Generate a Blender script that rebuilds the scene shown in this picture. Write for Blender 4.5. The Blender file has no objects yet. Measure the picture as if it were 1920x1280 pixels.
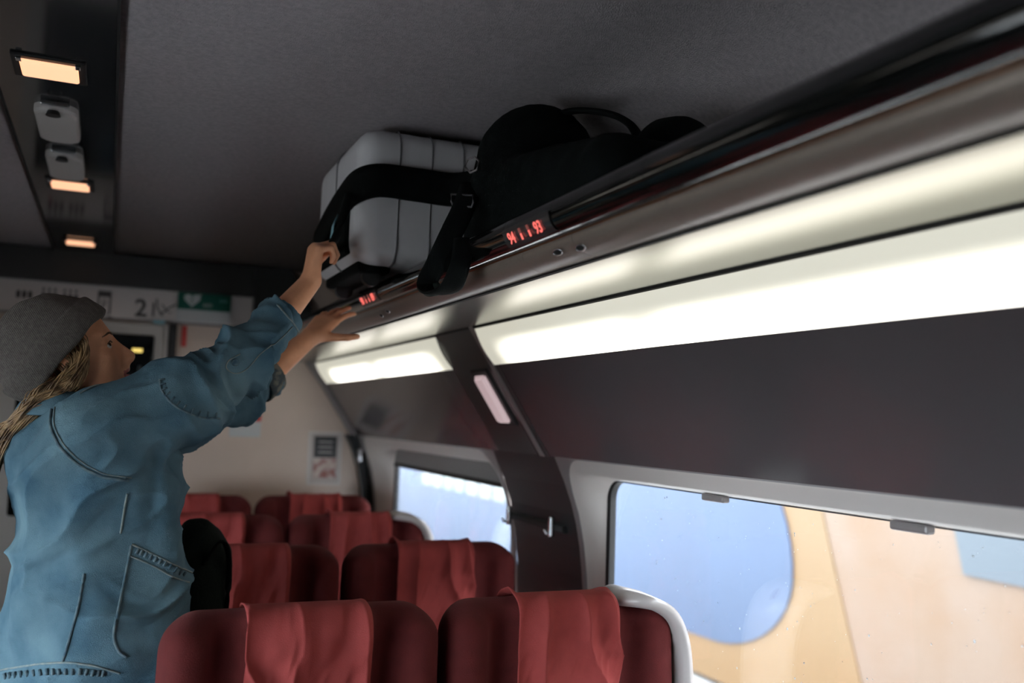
import bpy, bmesh, math, random
import numpy as np
from mathutils import Vector, Matrix
from mathutils.bvhtree import BVHTree

S = bpy.context.scene
C = S.collection
random.seed(7)

# ------------------------------------------------------------------ camera
F = 1770.0
H = 1.58
def nrm(v):
    v = np.array(v, float)
    return v / np.linalg.norm(v)
_a = nrm([205 - 960, 765 - 640, F])
_b = nrm([5158 - 960, 930 - 640, F])
_b = nrm(_b - _a * (_a @ _b))
_u = np.cross(_b, _a)
if _u[1] > 0: _u = -_u
R = np.stack([_b, _a, _u], 1)
CAM = np.array([0, 0, H])
def ray(x, y): return R.T @ np.array([x - 960, y - 640, F])
def onY(x, y, Y): r = ray(x, y); return CAM + r * (Y / r[1])
def onX(x, y, X): r = ray(x, y); return CAM + r * (X / r[0])

cd = bpy.data.cameras.new('camera')
cam = bpy.data.objects.new('camera', cd)
C.objects.link(cam)
cd.sensor_width = 36
cd.lens = F / 1920 * 36
m = Matrix.Identity(4)
for i in range(3):
    m[i][0] = R[0][i]; m[i][1] = -R[1][i]; m[i][2] = -R[2][i]; m[i][3] = CAM[i]
cam.matrix_world = m
cd.clip_start = 0.02
cd.dof.use_dof = True
cd.dof.focus_distance = 2.02
cd.dof.aperture_fstop = 1.9
S.camera = cam
S.view_settings.view_transform = 'Standard'
S.view_settings.look = 'None'
S.view_settings.exposure = 1.1
S.view_settings.gamma = 1.0
S.view_settings.use_curve_mapping = False
try:
    S.cycles.use_denoising = True
    S.cycles.max_bounces = 10
    S.cycles.sample_clamp_indirect = 6
except Exception:
    pass

# ------------------------------------------------------------------ world: pale overcast daylight
W = bpy.data.worlds.new('overcast_sky')
S.world = W
W.use_nodes = True
bg = W.node_tree.nodes['Background']
bg.inputs[0].default_value = (0.87, 0.935, 1.0, 1)
bg.inputs[1].default_value = 9.0

LAMP_HOT, LAMP_SOFT = 1.35, 0.27
READ_LIGHT = 0.54

# ------------------------------------------------------------------ materials
def mat(name, col, rough=0.6, metal=0.0, spec=0.5, noise=0.0, nscale=40, bump=0.0, bscale=200, coat=0.0, sheen=0.0, stretch=None, col2=None, emit=None, estr=0.0, thresh=None):
    M = bpy.data.materials.new(name)
    M.use_nodes = True
    nt = M.node_tree
    P = nt.nodes['Principled BSDF']
    P.inputs['Base Color'].default_value = (*col, 1)
    P.inputs['Roughness'].default_value = rough
    P.inputs['Metallic'].default_value = metal
    P.inputs['Specular IOR Level'].default_value = spec
    P.inputs['Coat Weight'].default_value = coat
    P.inputs['Coat Roughness'].default_value = 0.06
    if sheen:
        P.inputs['Sheen Weight'].default_value = sheen
        P.inputs['Sheen Roughness'].default_value = 0.4
        P.inputs['Sheen Tint'].default_value = (*[min(1, c * 3 + .1) for c in col], 1)
    tc = nt.nodes.new('ShaderNodeTexCoord')
    mp = nt.nodes.new('ShaderNodeMapping')
    nt.links.new(tc.outputs['Object'], mp.inputs[0])
    if stretch: mp.inputs['Scale'].default_value = stretch
    if noise or col2:
        n = nt.nodes.new('ShaderNodeTexNoise')
        n.inputs['Scale'].default_value = nscale
        n.inputs['Detail'].default_value = 6
        nt.links.new(mp.outputs[0], n.inputs['Vector'])
        r = nt.nodes.new('ShaderNodeValToRGB')
        lo, hi = (thresh or (0.3, 0.7))
        r.color_ramp.elements[0].position = lo
        r.color_ramp.elements[1].position = hi
        c2 = col2 or tuple(min(1, c * (1 + noise)) for c in col)
        c1 = col if col2 else tuple(c * (1 - noise) for c in col)
        r.color_ramp.elements[0].color = (*c1, 1)
        r.color_ramp.elements[1].color = (*c2, 1)
        nt.links.new(n.outputs['Fac'], r.inputs[0])
        nt.links.new(r.outputs[0], P.inputs['Base Color'])
    if bump:
        n2 = nt.nodes.new('ShaderNodeTexNoise')
        n2.inputs['Scale'].default_value = bscale
        n2.inputs['Detail'].default_value = 4
        nt.links.new(mp.outputs[0], n2.inputs['Vector'])
        b = nt.nodes.new('ShaderNodeBump')
        b.inputs['Strength'].default_value = bump
        b.inputs['Distance'].default_value = 0.01
        nt.links.new(n2.outputs['Fac'], b.inputs['Height'])
        nt.links.new(b.outputs[0], P.inputs['Normal'])
    if emit:
        P.inputs['Emission Color'].default_value = (*emit, 1)
        P.inputs['Emission Strength'].default_value = estr
    return M

M = {}
M['ceiling'] = mat('ceiling_fabric', (0.42, 0.385, 0.40), 0.95, noise=0.13, nscale=90, bump=0.6, bscale=420)
M['ceiling_strip'] = mat('gloss_black_strip', (0.018, 0.018, 0.019), 0.10, spec=0.75)
M['endwall'] = mat('beige_wall', (0.60, 0.475, 0.395), 0.45, noise=0.03, nscale=6)
M['signband'] = mat('grey_sign_band', (0.60, 0.55, 0.53), 0.5)
M['header'] = mat('dark_header', (0.035, 0.037, 0.037), 0.5)
M['slope'] = mat('gloss_grey_panel', (0.090, 0.082, 0.086), 0.15, spec=0.45, noise=0.05, nscale=3)
M['pillar'] = mat('dark_pillar', (0.030, 0.034, 0.036), 0.32, spec=0.3)
M['trim'] = mat('grey_trim', (0.22, 0.20, 0.20), 0.3, spec=0.6)
M['seam'] = mat('black_gap', (0.008, 0.008, 0.008), 0.8)
M['surround'] = mat('window_surround', (0.62, 0.575, 0.54), 0.35, spec=0.5)
M['rubber'] = mat('black_rubber', (0.012, 0.012, 0.013), 0.5)
M['blind'] = mat('grey_blind', (0.26, 0.25, 0.245), 0.8)
M['floor'] = mat('dark_carpet', (0.035, 0.032, 0.035), 0.95, noise=.3, nscale=60, bump=.4)
M['rail'] = mat('gloss_black_rail', (0.005, 0.006, 0.006), 0.07, spec=0.5, coat=0.35)
M['orange_glint'] = mat('orange_glint_bead', (0.50, 0.25, 0.12), 0.3, metal=1.0)  # orange of a reflected light put into the metal's colour
M['fairing'] = mat('bronze_grey_fairing', (0.25, 0.205, 0.175), 0.32, metal=0.3, noise=.08, nscale=300)
M['mirror'] = mat('polished_panel', (0.27, 0.27, 0.225), 0.17, metal=1.0)
M['shelf'] = mat('dark_shelf', (0.06, 0.06, 0.06), 0.6)
M['chrome'] = mat('chrome', (0.75, 0.77, 0.8), 0.18, metal=1.0)
M['white_plastic'] = mat('white_plastic', (0.50, 0.48, 0.47), 0.4)
M['speaker'] = mat('grey_plastic', (0.46, 0.43, 0.41), 0.35)
M['seat'] = mat('maroon_velour', (0.088, 0.012, 0.012), 0.85, spec=0.2, noise=0.12, nscale=25, bump=0.25, bscale=500, sheen=0.25)
M['cover'] = mat('red_cotton', (0.30, 0.048, 0.045), 0.85, spec=0.25, noise=0.08, nscale=30, bump=0.2, bscale=600)
M['shell'] = mat('pale_shell', (0.43, 0.40, 0.39), 0.2, spec=0.6)
M['seat_base'] = mat('dark_grey_base', (0.05, 0.05, 0.055), 0.5)
M['skin'] = mat('skin', (0.80, 0.38, 0.21), 0.5, noise=0.12, nscale=18, bump=0.08, bscale=300)
M['lip'] = mat('lip', (0.40, 0.11, 0.09), 0.4)
M['eye'] = mat('eye_white', (0.36, 0.31, 0.28), 0.2)
M['iris'] = mat('iris', (0.03, 0.02, 0.015), 0.1)
M['brow'] = mat('brow_hair', (0.12, 0.06, 0.03), 0.8)
M['hair'] = mat('blond_hair', (0.10, 0.052, 0.025), 0.42, nscale=38, col2=(0.42, 0.27, 0.13), stretch=(1, 1, 1), thresh=(.35, .65))
M['denim'] = mat('washed_denim', (0.032, 0.094, 0.148), 0.85, spec=0.25, nscale=6, col2=(0.145, 0.248, 0.300), bump=0.45, bscale=650, thresh=(.32, .68))
M['denim_dark'] = mat('denim_seam', (0.03, 0.075, 0.11), 0.9, col2=(0.14, 0.20, 0.22), nscale=60)
M['denim_light'] = mat('denim_edge', (0.12, 0.19, 0.22), 0.9, col2=(0.26, 0.29, 0.27), nscale=70)
M['denim_inner'] = mat('denim_inner', (0.16, 0.16, 0.14), 0.9, col2=(0.05, 0.07, 0.08), nscale=45, thresh=(.45, .55))
M['trousers'] = mat('black_trousers', (0.012, 0.012, 0.014), 0.9)
M['shoe'] = mat('shoe', (0.03, 0.03, 0.03), 0.6)
M['case'] = mat('pale_grey_case', (0.62, 0.615, 0.63), 0.42, noise=.04, nscale=12)
M['case_groove'] = mat('case_groove', (0.14, 0.14, 0.15), 0.6)
M['pack'] = mat('black_nylon', (0.004, 0.006, 0.006), 0.9, spec=0.1, bump=0.3, bscale=300)
M['strap'] = mat('black_webbing', (0.0035, 0.005, 0.005), 0.85, spec=0.12, bump=0.3, bscale=500)
M['teal_web'] = mat('olive_lining', (0.02, 0.035, 0.032), 0.7)
M['tag'] = mat('pale_blue_tag', (0.25, 0.48, 0.55), 0.5)
M['greenbag'] = mat('dark_green_nylon', (0.004, 0.008, 0.0065), 0.85, spec=.15, bump=.3, bscale=200)
M['sign_green'] = mat('sign_green', (0.004, 0.10, 0.070), 0.4)
M['sign_white'] = mat('sign_white', (0.50, 0.52, 0.52), 0.4)
M['red'] = mat('notice_red', (0.55, 0.05, 0.04), 0.5)
M['ink'] = mat('black_ink', (0.05, 0.05, 0.05), 0.6)
M['paper'] = mat('poster_paper', (0.48, 0.42, 0.39), 0.5)
M['poster_dark'] = mat('poster_dark', (0.02, 0.022, 0.024), 0.4)
M['poster_red'] = mat('poster_red', (0.30, 0.11, 0.09), 0.5, nscale=22, col2=(0.6, 0.5, 0.45), thresh=(.42, .6))
M['door'] = mat('door_leaf', (0.46, 0.43, 0.40), 0.4)
M['darkglass'] = mat('dark_glass', (0.006, 0.008, 0.010), 0.06, spec=0.8)
M['led_red'] = mat('led_red', (0.2, 0.02, 0.02), 0.5, emit=(1.0, 0.17, 0.14), estr=0.55)
M['led_dim'] = mat('led_dim', (0.05, 0.02, 0.02), 0.5, emit=(1.0, 0.25, 0.2), estr=0.08)
M['display'] = mat('display_window', (0.035, 0.036, 0.038), 0.25, spec=.7)
M['read'] = mat('warm_reading_light', (0.9, 0.6, 0.4), 0.4, emit=(1.0, 0.52, 0.30), estr=READ_LIGHT)
M['lamp_yellow'] = mat('amber_lamp', (0.5, 0.4, 0.1), 0.4, emit=(1.0, 0.75, 0.2), estr=0.5)
M['ext_blue'] = mat('livery_blue', (0.012, 0.027, 0.060), 0.6, noise=.15, nscale=.6)
M['ext_yellow'] = mat('livery_yellow', (0.085, 0.041, 0.007), 0.6, nscale=.7, col2=(0.088, 0.049, 0.014))
M['ext_beige'] = mat('livery_beige', (0.082, 0.043, 0.018), 0.6, nscale=1.1, col2=(0.088, 0.055, 0.034), thresh=(.35, .6))
M['ext_slate'] = mat('livery_slate', (0.022, 0.031, 0.040), 0.5)
M['ext_white'] = mat('posted_white', (0.12, 0.125, 0.125), 0.5, nscale=2, col2=(.06, .10, .06), thresh=(.5, .7))
M['ext_ground'] = mat('ballast', (0.25, 0.24, 0.23), 0.9, noise=.3, nscale=8)
M['outer'] = mat('car_outer_skin', (0.25, 0.25, 0.27), 0.4)

def glass_mat(name, tint=(0.93, 0.95, 0.96)):
    m = bpy.data.materials.new(name); m.use_nodes = True
    nt = m.node_tree
    nt.nodes.clear()
    out = nt.nodes.new('ShaderNodeOutputMaterial')
    mix = nt.nodes.new('ShaderNodeMixShader')
    fr = nt.nodes.new('ShaderNodeFresnel')
    geo = nt.nodes.new('ShaderNodeNewGeometry'); mr_ = nt.nodes.new('ShaderNodeMapRange')
    mr_.inputs[3].default_value = 1.5; mr_.inputs[4].default_value = 1 / 1.5
    nt.links.new(geo.outputs['Backfacing'], mr_.inputs[0]); nt.links.new(mr_.outputs[0], fr.inputs[0])
    t = nt.nodes.new('ShaderNodeBsdfTransparent'); t.inputs[0].default_value = (*tint, 1)
    g = nt.nodes.new('ShaderNodeBsdfGlossy'); g.inputs['Roughness'].default_value = 0.015
    nt.links.new(fr.outputs[0], mix.inputs[0]); nt.links.new(t.outputs[0], mix.inputs[1])
    nt.links.new(g.outputs[0], mix.inputs[2]); nt.links.new(mix.outputs[0], out.inputs[0])
    return m
M['glass'] = glass_mat('window_glass')
def drop_mat():
    m = mat('rain_drop', (0.85, 0.88, 0.9), 0.05, spec=1.0)
    return m
M['drop'] = drop_mat()

def lamp_mat(tubes):
    """Diffuser lit from behind by tubes: coordinates are object space, u across (0 split .. 1 low edge) in X, v along in Y."""
    m = bpy.data.materials.new('lamp_diffuser'); m.use_nodes = True
    nt = m.node_tree; P = nt.nodes['Principled BSDF']
    P.inputs['Base Color'].default_value = (0.6, 0.6, 0.56, 1)
    P.inputs['Roughness'].default_value = 0.5
    tc = nt.nodes.new('ShaderNodeTexCoord'); sp = nt.nodes.new('ShaderNodeSeparateXYZ')
    nt.links.new(tc.outputs['Object'], sp.inputs[0])
    def mr(src, a, b):
        n = nt.nodes.new('ShaderNodeMapRange'); n.interpolation_type = 'SMOOTHSTEP'
        n.inputs[1].default_value = a; n.inputs[2].default_value = b
        nt.links.new(src, n.inputs[0]); return n.outputs[0]
    def mul(a, b, op='MULTIPLY'):
        n = nt.nodes.new('ShaderNodeMath'); n.operation = op
        for i, s in enumerate((a, b)):
            if isinstance(s, (int, float)): n.inputs[i].default_value = s
            else: nt.links.new(s, n.inputs[i])
        return n.outputs[0]
    across = mr(sp.outputs['Z'], -0.030, -0.088)
    tot = None
    for (y0, y1) in tubes:
        v = mul(mr(sp.outputs['Y'], y0 - .06, y0 + .16), mr(sp.outputs['Y'], y1 + .06, y1 - .16))
        tot = v if tot is None else mul(tot, v, 'ADD')
    hot = mul(across, tot)
    st = mul(mul(hot, LAMP_HOT), LAMP_SOFT, 'ADD')
    r = nt.nodes.new('ShaderNodeValToRGB')
    r.color_ramp.elements[0].color = (0.93, 0.90, 0.74, 1); r.color_ramp.elements[1].color = (1.0, 0.94, 0.86, 1)
    nt.links.new(hot, r.inputs[0])
    nt.links.new(r.outputs[0], P.inputs['Emission Color'])
    nt.links.new(st, P.inputs['Emission Strength'])
    return m

# ------------------------------------------------------------------ helpers
def link_mesh(name, verts, faces, material=None, parent=None, smooth=False, loc=None):
    me = bpy.data.meshes.new(name)
    me.from_pydata([tuple(map(float, v)) for v in verts], [], [tuple(int(i) for i in f) for f in faces])
    me.update()
    if smooth: me.polygons.foreach_set('use_smooth', [True] * len(me.polygons))
    if material: me.materials.append(material)
    o = bpy.data.objects.new(name, me)
    C.objects.link(o)
    if parent: o.parent = parent
    if loc is not None: o.location = loc
    return o

def obj(name, bm, material=None, parent=None, smooth=False):
    me = bpy.data.meshes.new(name)
    bm.normal_update(); bm.to_mesh(me); bm.free()
    if smooth: me.polygons.foreach_set('use_smooth', [True] * len(me.polygons))
    if material: me.materials.append(material)
    o = bpy.data.objects.new(name, me); C.objects.link(o)
    if parent: o.parent = parent
    return o

def tag(o, label, cat, group=None):
    o['label'] = label; o['category'] = cat
    if group: o['group'] = group
    return o
def thing(name, label, cat, loc=(0, 0, 0), group=None):
    o = bpy.data.objects.new(name, None); C.objects.link(o); o.location = loc
    o.empty_display_size = .05
    return tag(o, label, cat, group)
def struct(o, kind='structure'):
    o['kind'] = kind; return o

def add_box(bm, lo, hi, bev=0.0, seg=2, mx=None):
    lo = Vector(lo); hi = Vector(hi)
    r = bmesh.ops.create_cube(bm, size=1)
    vs = r['verts']
    for v in vs:
        v.co = Vector(((lo[i] + hi[i]) / 2 + v.co[i] * (hi[i] - lo[i])) for i in range(3))
        if mx is not None: v.co = mx @ v.co
    if bev:
        es = list({e for v in vs for e in v.link_edges})
        bmesh.ops.bevel(bm, geom=es, offset=bev, segments=seg, affect='EDGES', profile=0.5)
def box(name, lo, hi, material, parent=None, bev=0.0, seg=2, mx=None):
    bm = bmesh.new(); add_box(bm, lo, hi, bev, seg, mx)
    return obj(name, bm, material, parent, smooth=False)

def sweep(name, prof, y0, y1, material, parent=None, smooth=False, closed=False, mirror=False, thick=0.0, caps=True):
    """extrude an (x, z) profile along y; thick > 0 makes it a closed slab offset outward"""
    prof = [np.array(p, float) for p in prof]
    if thick:
        nor = []
        for i in range(len(prof)):
            a = prof[max(i - 1, 0)]; b = prof[min(i + 1, len(prof) - 1)]
            t = nrm(b - a); nor.append(np.array([-t[1], t[0]]))
        prof = prof + [p + n_ * thick for p, n_ in zip(prof[::-1], nor[::-1])]
        closed = True
    if mirror: prof = [np.array([-.33 - p[0], p[1]]) for p in prof]
    n = len(prof)
    V = [(p[0], y0, p[1]) for p in prof] + [(p[0], y1, p[1]) for p in prof]
    Fc = []
    for i in range(n if closed else n - 1):
        j = (i + 1) % n
        Fc.append((i, j, n + j, n + i))
    if closed and caps:
        Fc.append(tuple(range(n))); Fc.append(tuple(range(2 * n - 1, n - 1, -1)))
    o = link_mesh(name, V, Fc, material, parent, smooth)
    bm = bmesh.new(); bm.from_mesh(o.data); bmesh.ops.recalc_face_normals(bm, faces=bm.faces); bm.to_mesh(o.data); bm.free()
    return o

def tube(name, pts, r, material, parent=None, seg=10, flat=1.0, upv=(0, 0, 1), closed=False, caps=True):
    """swept round or flat (elliptic) band along a polyline; r may be a list"""
    pts = [Vector(p) for p in pts]
    V = []; Fc = []
    n = len(pts)
    rs = r if hasattr(r, '__len__') else [r] * n
    for i, p in enumerate(pts):
        if closed: t = (pts[(i + 1) % n] - pts[i - 1])
        else: t = pts[min(i + 1, n - 1)] - pts[max(i - 1, 0)]
        t.normalize()
        u = Vector(upv); s = t.cross(u)
        if s.length < 1e-4: s = t.cross(Vector((1, 0, 0)))
        s.normalize(); u = s.cross(t)
        for k in range(seg):
            a = 2 * math.pi * k / seg
            V.append(p + s * math.cos(a) * rs[i] + u * math.sin(a) * rs[i] * flat)
    for i in range(n if closed else n - 1):
        j = (i + 1) % n
        for k in range(seg):
            l = (k + 1) % seg
            Fc.append((i * seg + k, i * seg + l, j * seg + l, j * seg + k))
    if not closed and caps:
        Fc.append(tuple(range(seg - 1, -1, -1))); Fc.append(tuple((n - 1) * seg + k for k in range(seg)))
    if name is None: return V, Fc
    return link_mesh(name, V, Fc, material, parent, smooth=True)

def spline(pts, n=40, closed=False):
    P = [np.array(p, float) for p in pts]
    out = []
    m_ = len(P)
    segs = m_ if closed else m_ - 1
    for i in range(segs):
        if closed: a, b, c, d = P[i - 1], P[i], P[(i + 1) % m_], P[(i + 2) % m_]
        else: a, b, c, d = P[max(i - 1, 0)], P[i], P[i + 1], P[min(i + 2, m_ - 1)]
        k = max(2, n // segs)
        for j in range(k):
            t = j / k
            out.append(.5 * ((2 * b) + (-a + c) * t + (2 * a - 5 * b + 4 * c - d) * t * t + (-a + 3 * b - 3 * c + d) * t ** 3))
    if not closed: out.append(P[-1])
    return out

def text(name, s, size, loc, xdir, ydir, material, parent, ext=0.001, align='LEFT', off=0.0):
    cu = bpy.data.curves.new(name, 'FONT'); cu.body = s; cu.size = size; cu.extrude = ext; cu.align_x = align
    cu.offset = off
    cu.materials.append(material)
    o = bpy.data.objects.new(name, cu); C.objects.link(o)
    bpy.context.view_layer.update()
    me = bpy.data.meshes.new_from_object(o.evaluated_get(bpy.context.evaluated_depsgraph_get()))
    bpy.data.objects.remove(o)
    o = bpy.data.objects.new(name, me); C.objects.link(o)
    x = Vector(xdir).normalized(); y = Vector(ydir).normalized(); z = x.cross(y)
    mm = Matrix.Identity(4)
    for i in range(3): mm[i][0] = x[i]; mm[i][1] = y[i]; mm[i][2] = z[i]; mm[i][3] = loc[i]
    o.matrix_world = mm
    if parent:
        o.parent = parent; o.matrix_parent_inverse = parent.matrix_world.inverted()
        mpi = Matrix.Translation(-Vector(parent.location)) if parent.parent is None else Matrix.Identity(4)
        o.matrix_parent_inverse = mpi
    return o

# ---- value noise
def vnoise(P, seed=0):
    P = np.asarray(P, float)
    i = np.floor(P).astype(np.int64); f = P - i; f = f * f * (3 - 2 * f)
    def h(a, b, c):
        n = (a * 73856093) ^ (b * 19349663) ^ (c * 83492791) ^ (seed * 2654435761)
        n = (n ^ (n >> 13)) * 1274126177 & 0x7fffffff
        n = (n ^ (n >> 16)) & 0xffff
        return n / 65535.0
    r = 0
    for dx in (0, 1):
        for dy in (0, 1):
            for dz in (0, 1):
                w = (f[:, 0] if dx else 1 - f[:, 0]) * (f[:, 1] if dy else 1 - f[:, 1]) * (f[:, 2] if dz else 1 - f[:, 2])
                r = r + w * h(i[:, 0] + dx, i[:, 1] + dy, i[:, 2] + dz)
    return r * 2 - 1

# ---- signed-distance modelling with sparse surface nets
def smin(a, b, k):
    h = np.clip(.5 + .5 * (b - a) / k, 0, 1)
    return b * (1 - h) + a * h - k * h * (1 - h)
def smax(a, b, k): return -smin(-a, -b, k)
def s_cone(P, a, b, ra, rb):
    a = np.array(a, float); b = np.array(b, float)
    ba = b - a; l2 = ba @ ba
    t = np.clip(((P - a) @ ba) / l2, 0, 1)
    return np.linalg.norm(P - a - t[:, None] * ba, axis=1) - (ra + (rb - ra) * t)
def s_ell(P, c, r, Rm=None):
    q = P - np.array(c, float)
    if Rm is not None: q = q @ Rm
    r = np.array(r, float)
    k0 = np.linalg.norm(q / r, axis=1); k1 = np.linalg.norm(q / (r * r), axis=1)
    return k0 * (k0 - 1) / np.maximum(k1, 1e-9)
def s_box(P, c, h, r, Rm=None):
    q = P - np.array(c, float)
    if Rm is not None: q = q @ Rm
    q = np.abs(q) - (np.array(h, float) - r)
    return np.linalg.norm(np.maximum(q, 0), axis=1) + np.minimum(q.max(1), 0) - r

def nets(f, lo, hi, h, B=12, margin=1.7):
    lo = np.array(lo, float); hi = np.array(hi, float)
    nb = np.ceil((hi - lo) / (B * h)).astype(int)
    bi = np.stack(np.meshgrid(*[np.arange(k) for k in nb], indexing='ij'), -1).reshape(-1, 3)
    cen = lo + (bi + .5) * B * h
    act = bi[np.abs(f(cen)) < B * h * .87 * margin]
    g = np.arange(B + 1)
    G = np.stack(np.meshgrid(g, g, g, indexing='ij'), -1)
    vk = []; vp = []; quads = []
    big = 1 << 20
    key = lambda c: (c[:, 0] * big + c[:, 1]) * big + c[:, 2]
    for s in range(0, len(act), 48):
        blk = act[s:s + 48]
        idx = blk[:, None, None, None, :] * B + G[None]
        D = f((lo + idx.reshape(-1, 3) * h)).reshape(len(blk), B + 1, B + 1, B + 1)
        ins = D < 0
        cnt = np.zeros((len(blk), B, B, B)); acc = np.zeros((len(blk), B, B, B, 3))
        sl = lambda o: slice(o, o + B)
        for ax in range(3):
            o1, o2 = [a for a in range(3) if a != ax]
            for u in (0, 1):
                for w in (0, 1):
                    off = [0, 0, 0]; off[o1] = u; off[o2] = w
                    off2 = list(off); off2[ax] = 1
                    d0 = D[:, sl(off[0]), sl(off[1]), sl(off[2])]; d1 = D[:, sl(off2[0]), sl(off2[1]), sl(off2[2])]
                    c = (d0 < 0) != (d1 < 0)
                    t = np.where(c, d0 / np.where(c, d0 - d1, 1), 0)
                    cnt += c
                    for a in range(3):
                        acc[..., a] += np.where(c, t if a == ax else off[a], 0)
        m_ = cnt > 0
        w = np.argwhere(m_)
        cell = blk[w[:, 0]] * B + w[:, 1:]
        pos = lo + (cell + acc[m_] / cnt[m_][:, None]) * h
        vk.append(key(cell + 1)); vp.append(pos)
        for ax in range(3):
            o1, o2 = (ax + 1) % 3, (ax + 2) % 3
            sh = [sl(0)] * 3; sh2 = list(sh); sh2[ax] = sl(1)
            d0 = ins[:, sh[0], sh[1], sh[2]]; d1 = ins[:, sh2[0], sh2[1], sh2[2]]
            w = np.argwhere(d0 != d1)
            if not len(w): continue
            c0 = blk[w[:, 0]] * B + w[:, 1:] + 1
            e1 = np.zeros(3, int); e1[o1] = 1; e2 = np.zeros(3, int); e2[o2] = 1
            q = np.stack([key(c0), key(c0 - e1), key(c0 - e1 - e2), key(c0 - e2)], 1)
            flip = ~d0[d0 != d1]
            q[flip] = q[flip][:, ::-1]
            quads.append(q)
    vk = np.concatenate(vk); vp = np.concatenate(vp)
    uk, ui = np.unique(vk, return_index=True); V = vp[ui]
    Q = np.concatenate(quads)
    ii = np.searchsorted(uk, Q); ii = np.minimum(ii, len(uk) - 1)
    ok = (uk[ii] == Q).all(1)
    return V, ii[ok]

def relax(V, Fq, it=1, lam=.5):
    for _ in range(it):
        s = np.zeros_like(V); c = np.zeros(len(V))
        for a, b in ((0, 1), (1, 2), (2, 3), (3, 0)):
            np.add.at(s, Fq[:, a], V[Fq[:, b]]); np.add.at(c, Fq[:, a], 1)
            np.add.at(s, Fq[:, b], V[Fq[:, a]]); np.add.at(c, Fq[:, b], 1)
        V = V * (1 - lam) + lam * s / np.maximum(c, 1)[:, None]
    return V
def vnormals(V, Fq):
    n = np.cross(V[Fq[:, 2]] - V[Fq[:, 0]], V[Fq[:, 3]] - V[Fq[:, 1]])
    N = np.zeros_like(V)
    for a in range(4): np.add.at(N, Fq[:, a], n)
    return N / np.maximum(np.linalg.norm(N, axis=1), 1e-12)[:, None]
def net_obj(name, f, lo, hi, h, material, parent=None, it=1, disp=None, loc=None):
    V, Q = nets(f, lo, hi, h)
    V = relax(V, Q, it)
    if disp is not None:
        V = V + vnormals(V, Q) * disp(V)[:, None]
    return link_mesh(name, V, Q, material, parent, smooth=True, loc=loc)

def rot_axes(x, y, z): return np.stack([nrm(x), nrm(y), nrm(z)], 1)

# ================================================================== THE SETTING
YN, YF = -2.6, 5.2                       # near and far ends of the saloon
XC = -0.165
SL = lambda t: (.987 + .302 * t, 1.879 - .46 * t)      # the sloping plane above the windows
A0 = (1.0, 1.862); A1 = SL(.28); A2 = SL(.87)
WALLP = [A2, (1.292, 1.39), (1.325, 1.30), (1.345, 1.20), (1.357, 1.10), (1.362, .95), (1.362, .70), (1.36, .45), (1.36, 0)]
def wx(z):
    zs = [p[1] for p in WALLP][::-1]; xs = [p[0] for p in WALLP][::-1]
    return float(np.interp(z, zs, xs))

struct(box('floor', (-1.70, YN, -.06), (1.40, YF, 0), M['floor']))
# ceiling: two upholstered panels and a gloss strip between
cp = [(-.03, 2.36), (.90, 2.36)] + [(.90 + .40 * math.sin(math.radians(a)), 2.36 - .40 * (1 - math.cos(math.radians(a)))) for a in range(6, 91, 7)] + [(1.30, 1.88)]
ce = struct(sweep('ceiling', cp, YN, YF, M['ceiling'], thick=.03, smooth=True))
ce2 = struct(sweep('ceiling', cp, YN, YF, M['ceiling'], mirror=True, thick=.03, smooth=True))
st = struct(box('ceiling_strip', (-.297, YN, 2.352), (-.033, YF, 2.39), M['ceiling_strip']))
for x in (-.2985, -.0315):
    struct(box('trim_1' if x < -.1 else 'trim_2', (x - .003, YN, 2.350), (x + .003, YF, 2.40), M['seam']))
box_n = struct(box('wall_near', (-1.72, YN - .05, 0), (1.42, YN, 2.40), M['header']))
box_f = struct(box('wall_far', (-1.72, YF, 0), (1.42, YF + .05, 2.40), M['endwall']))

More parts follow.
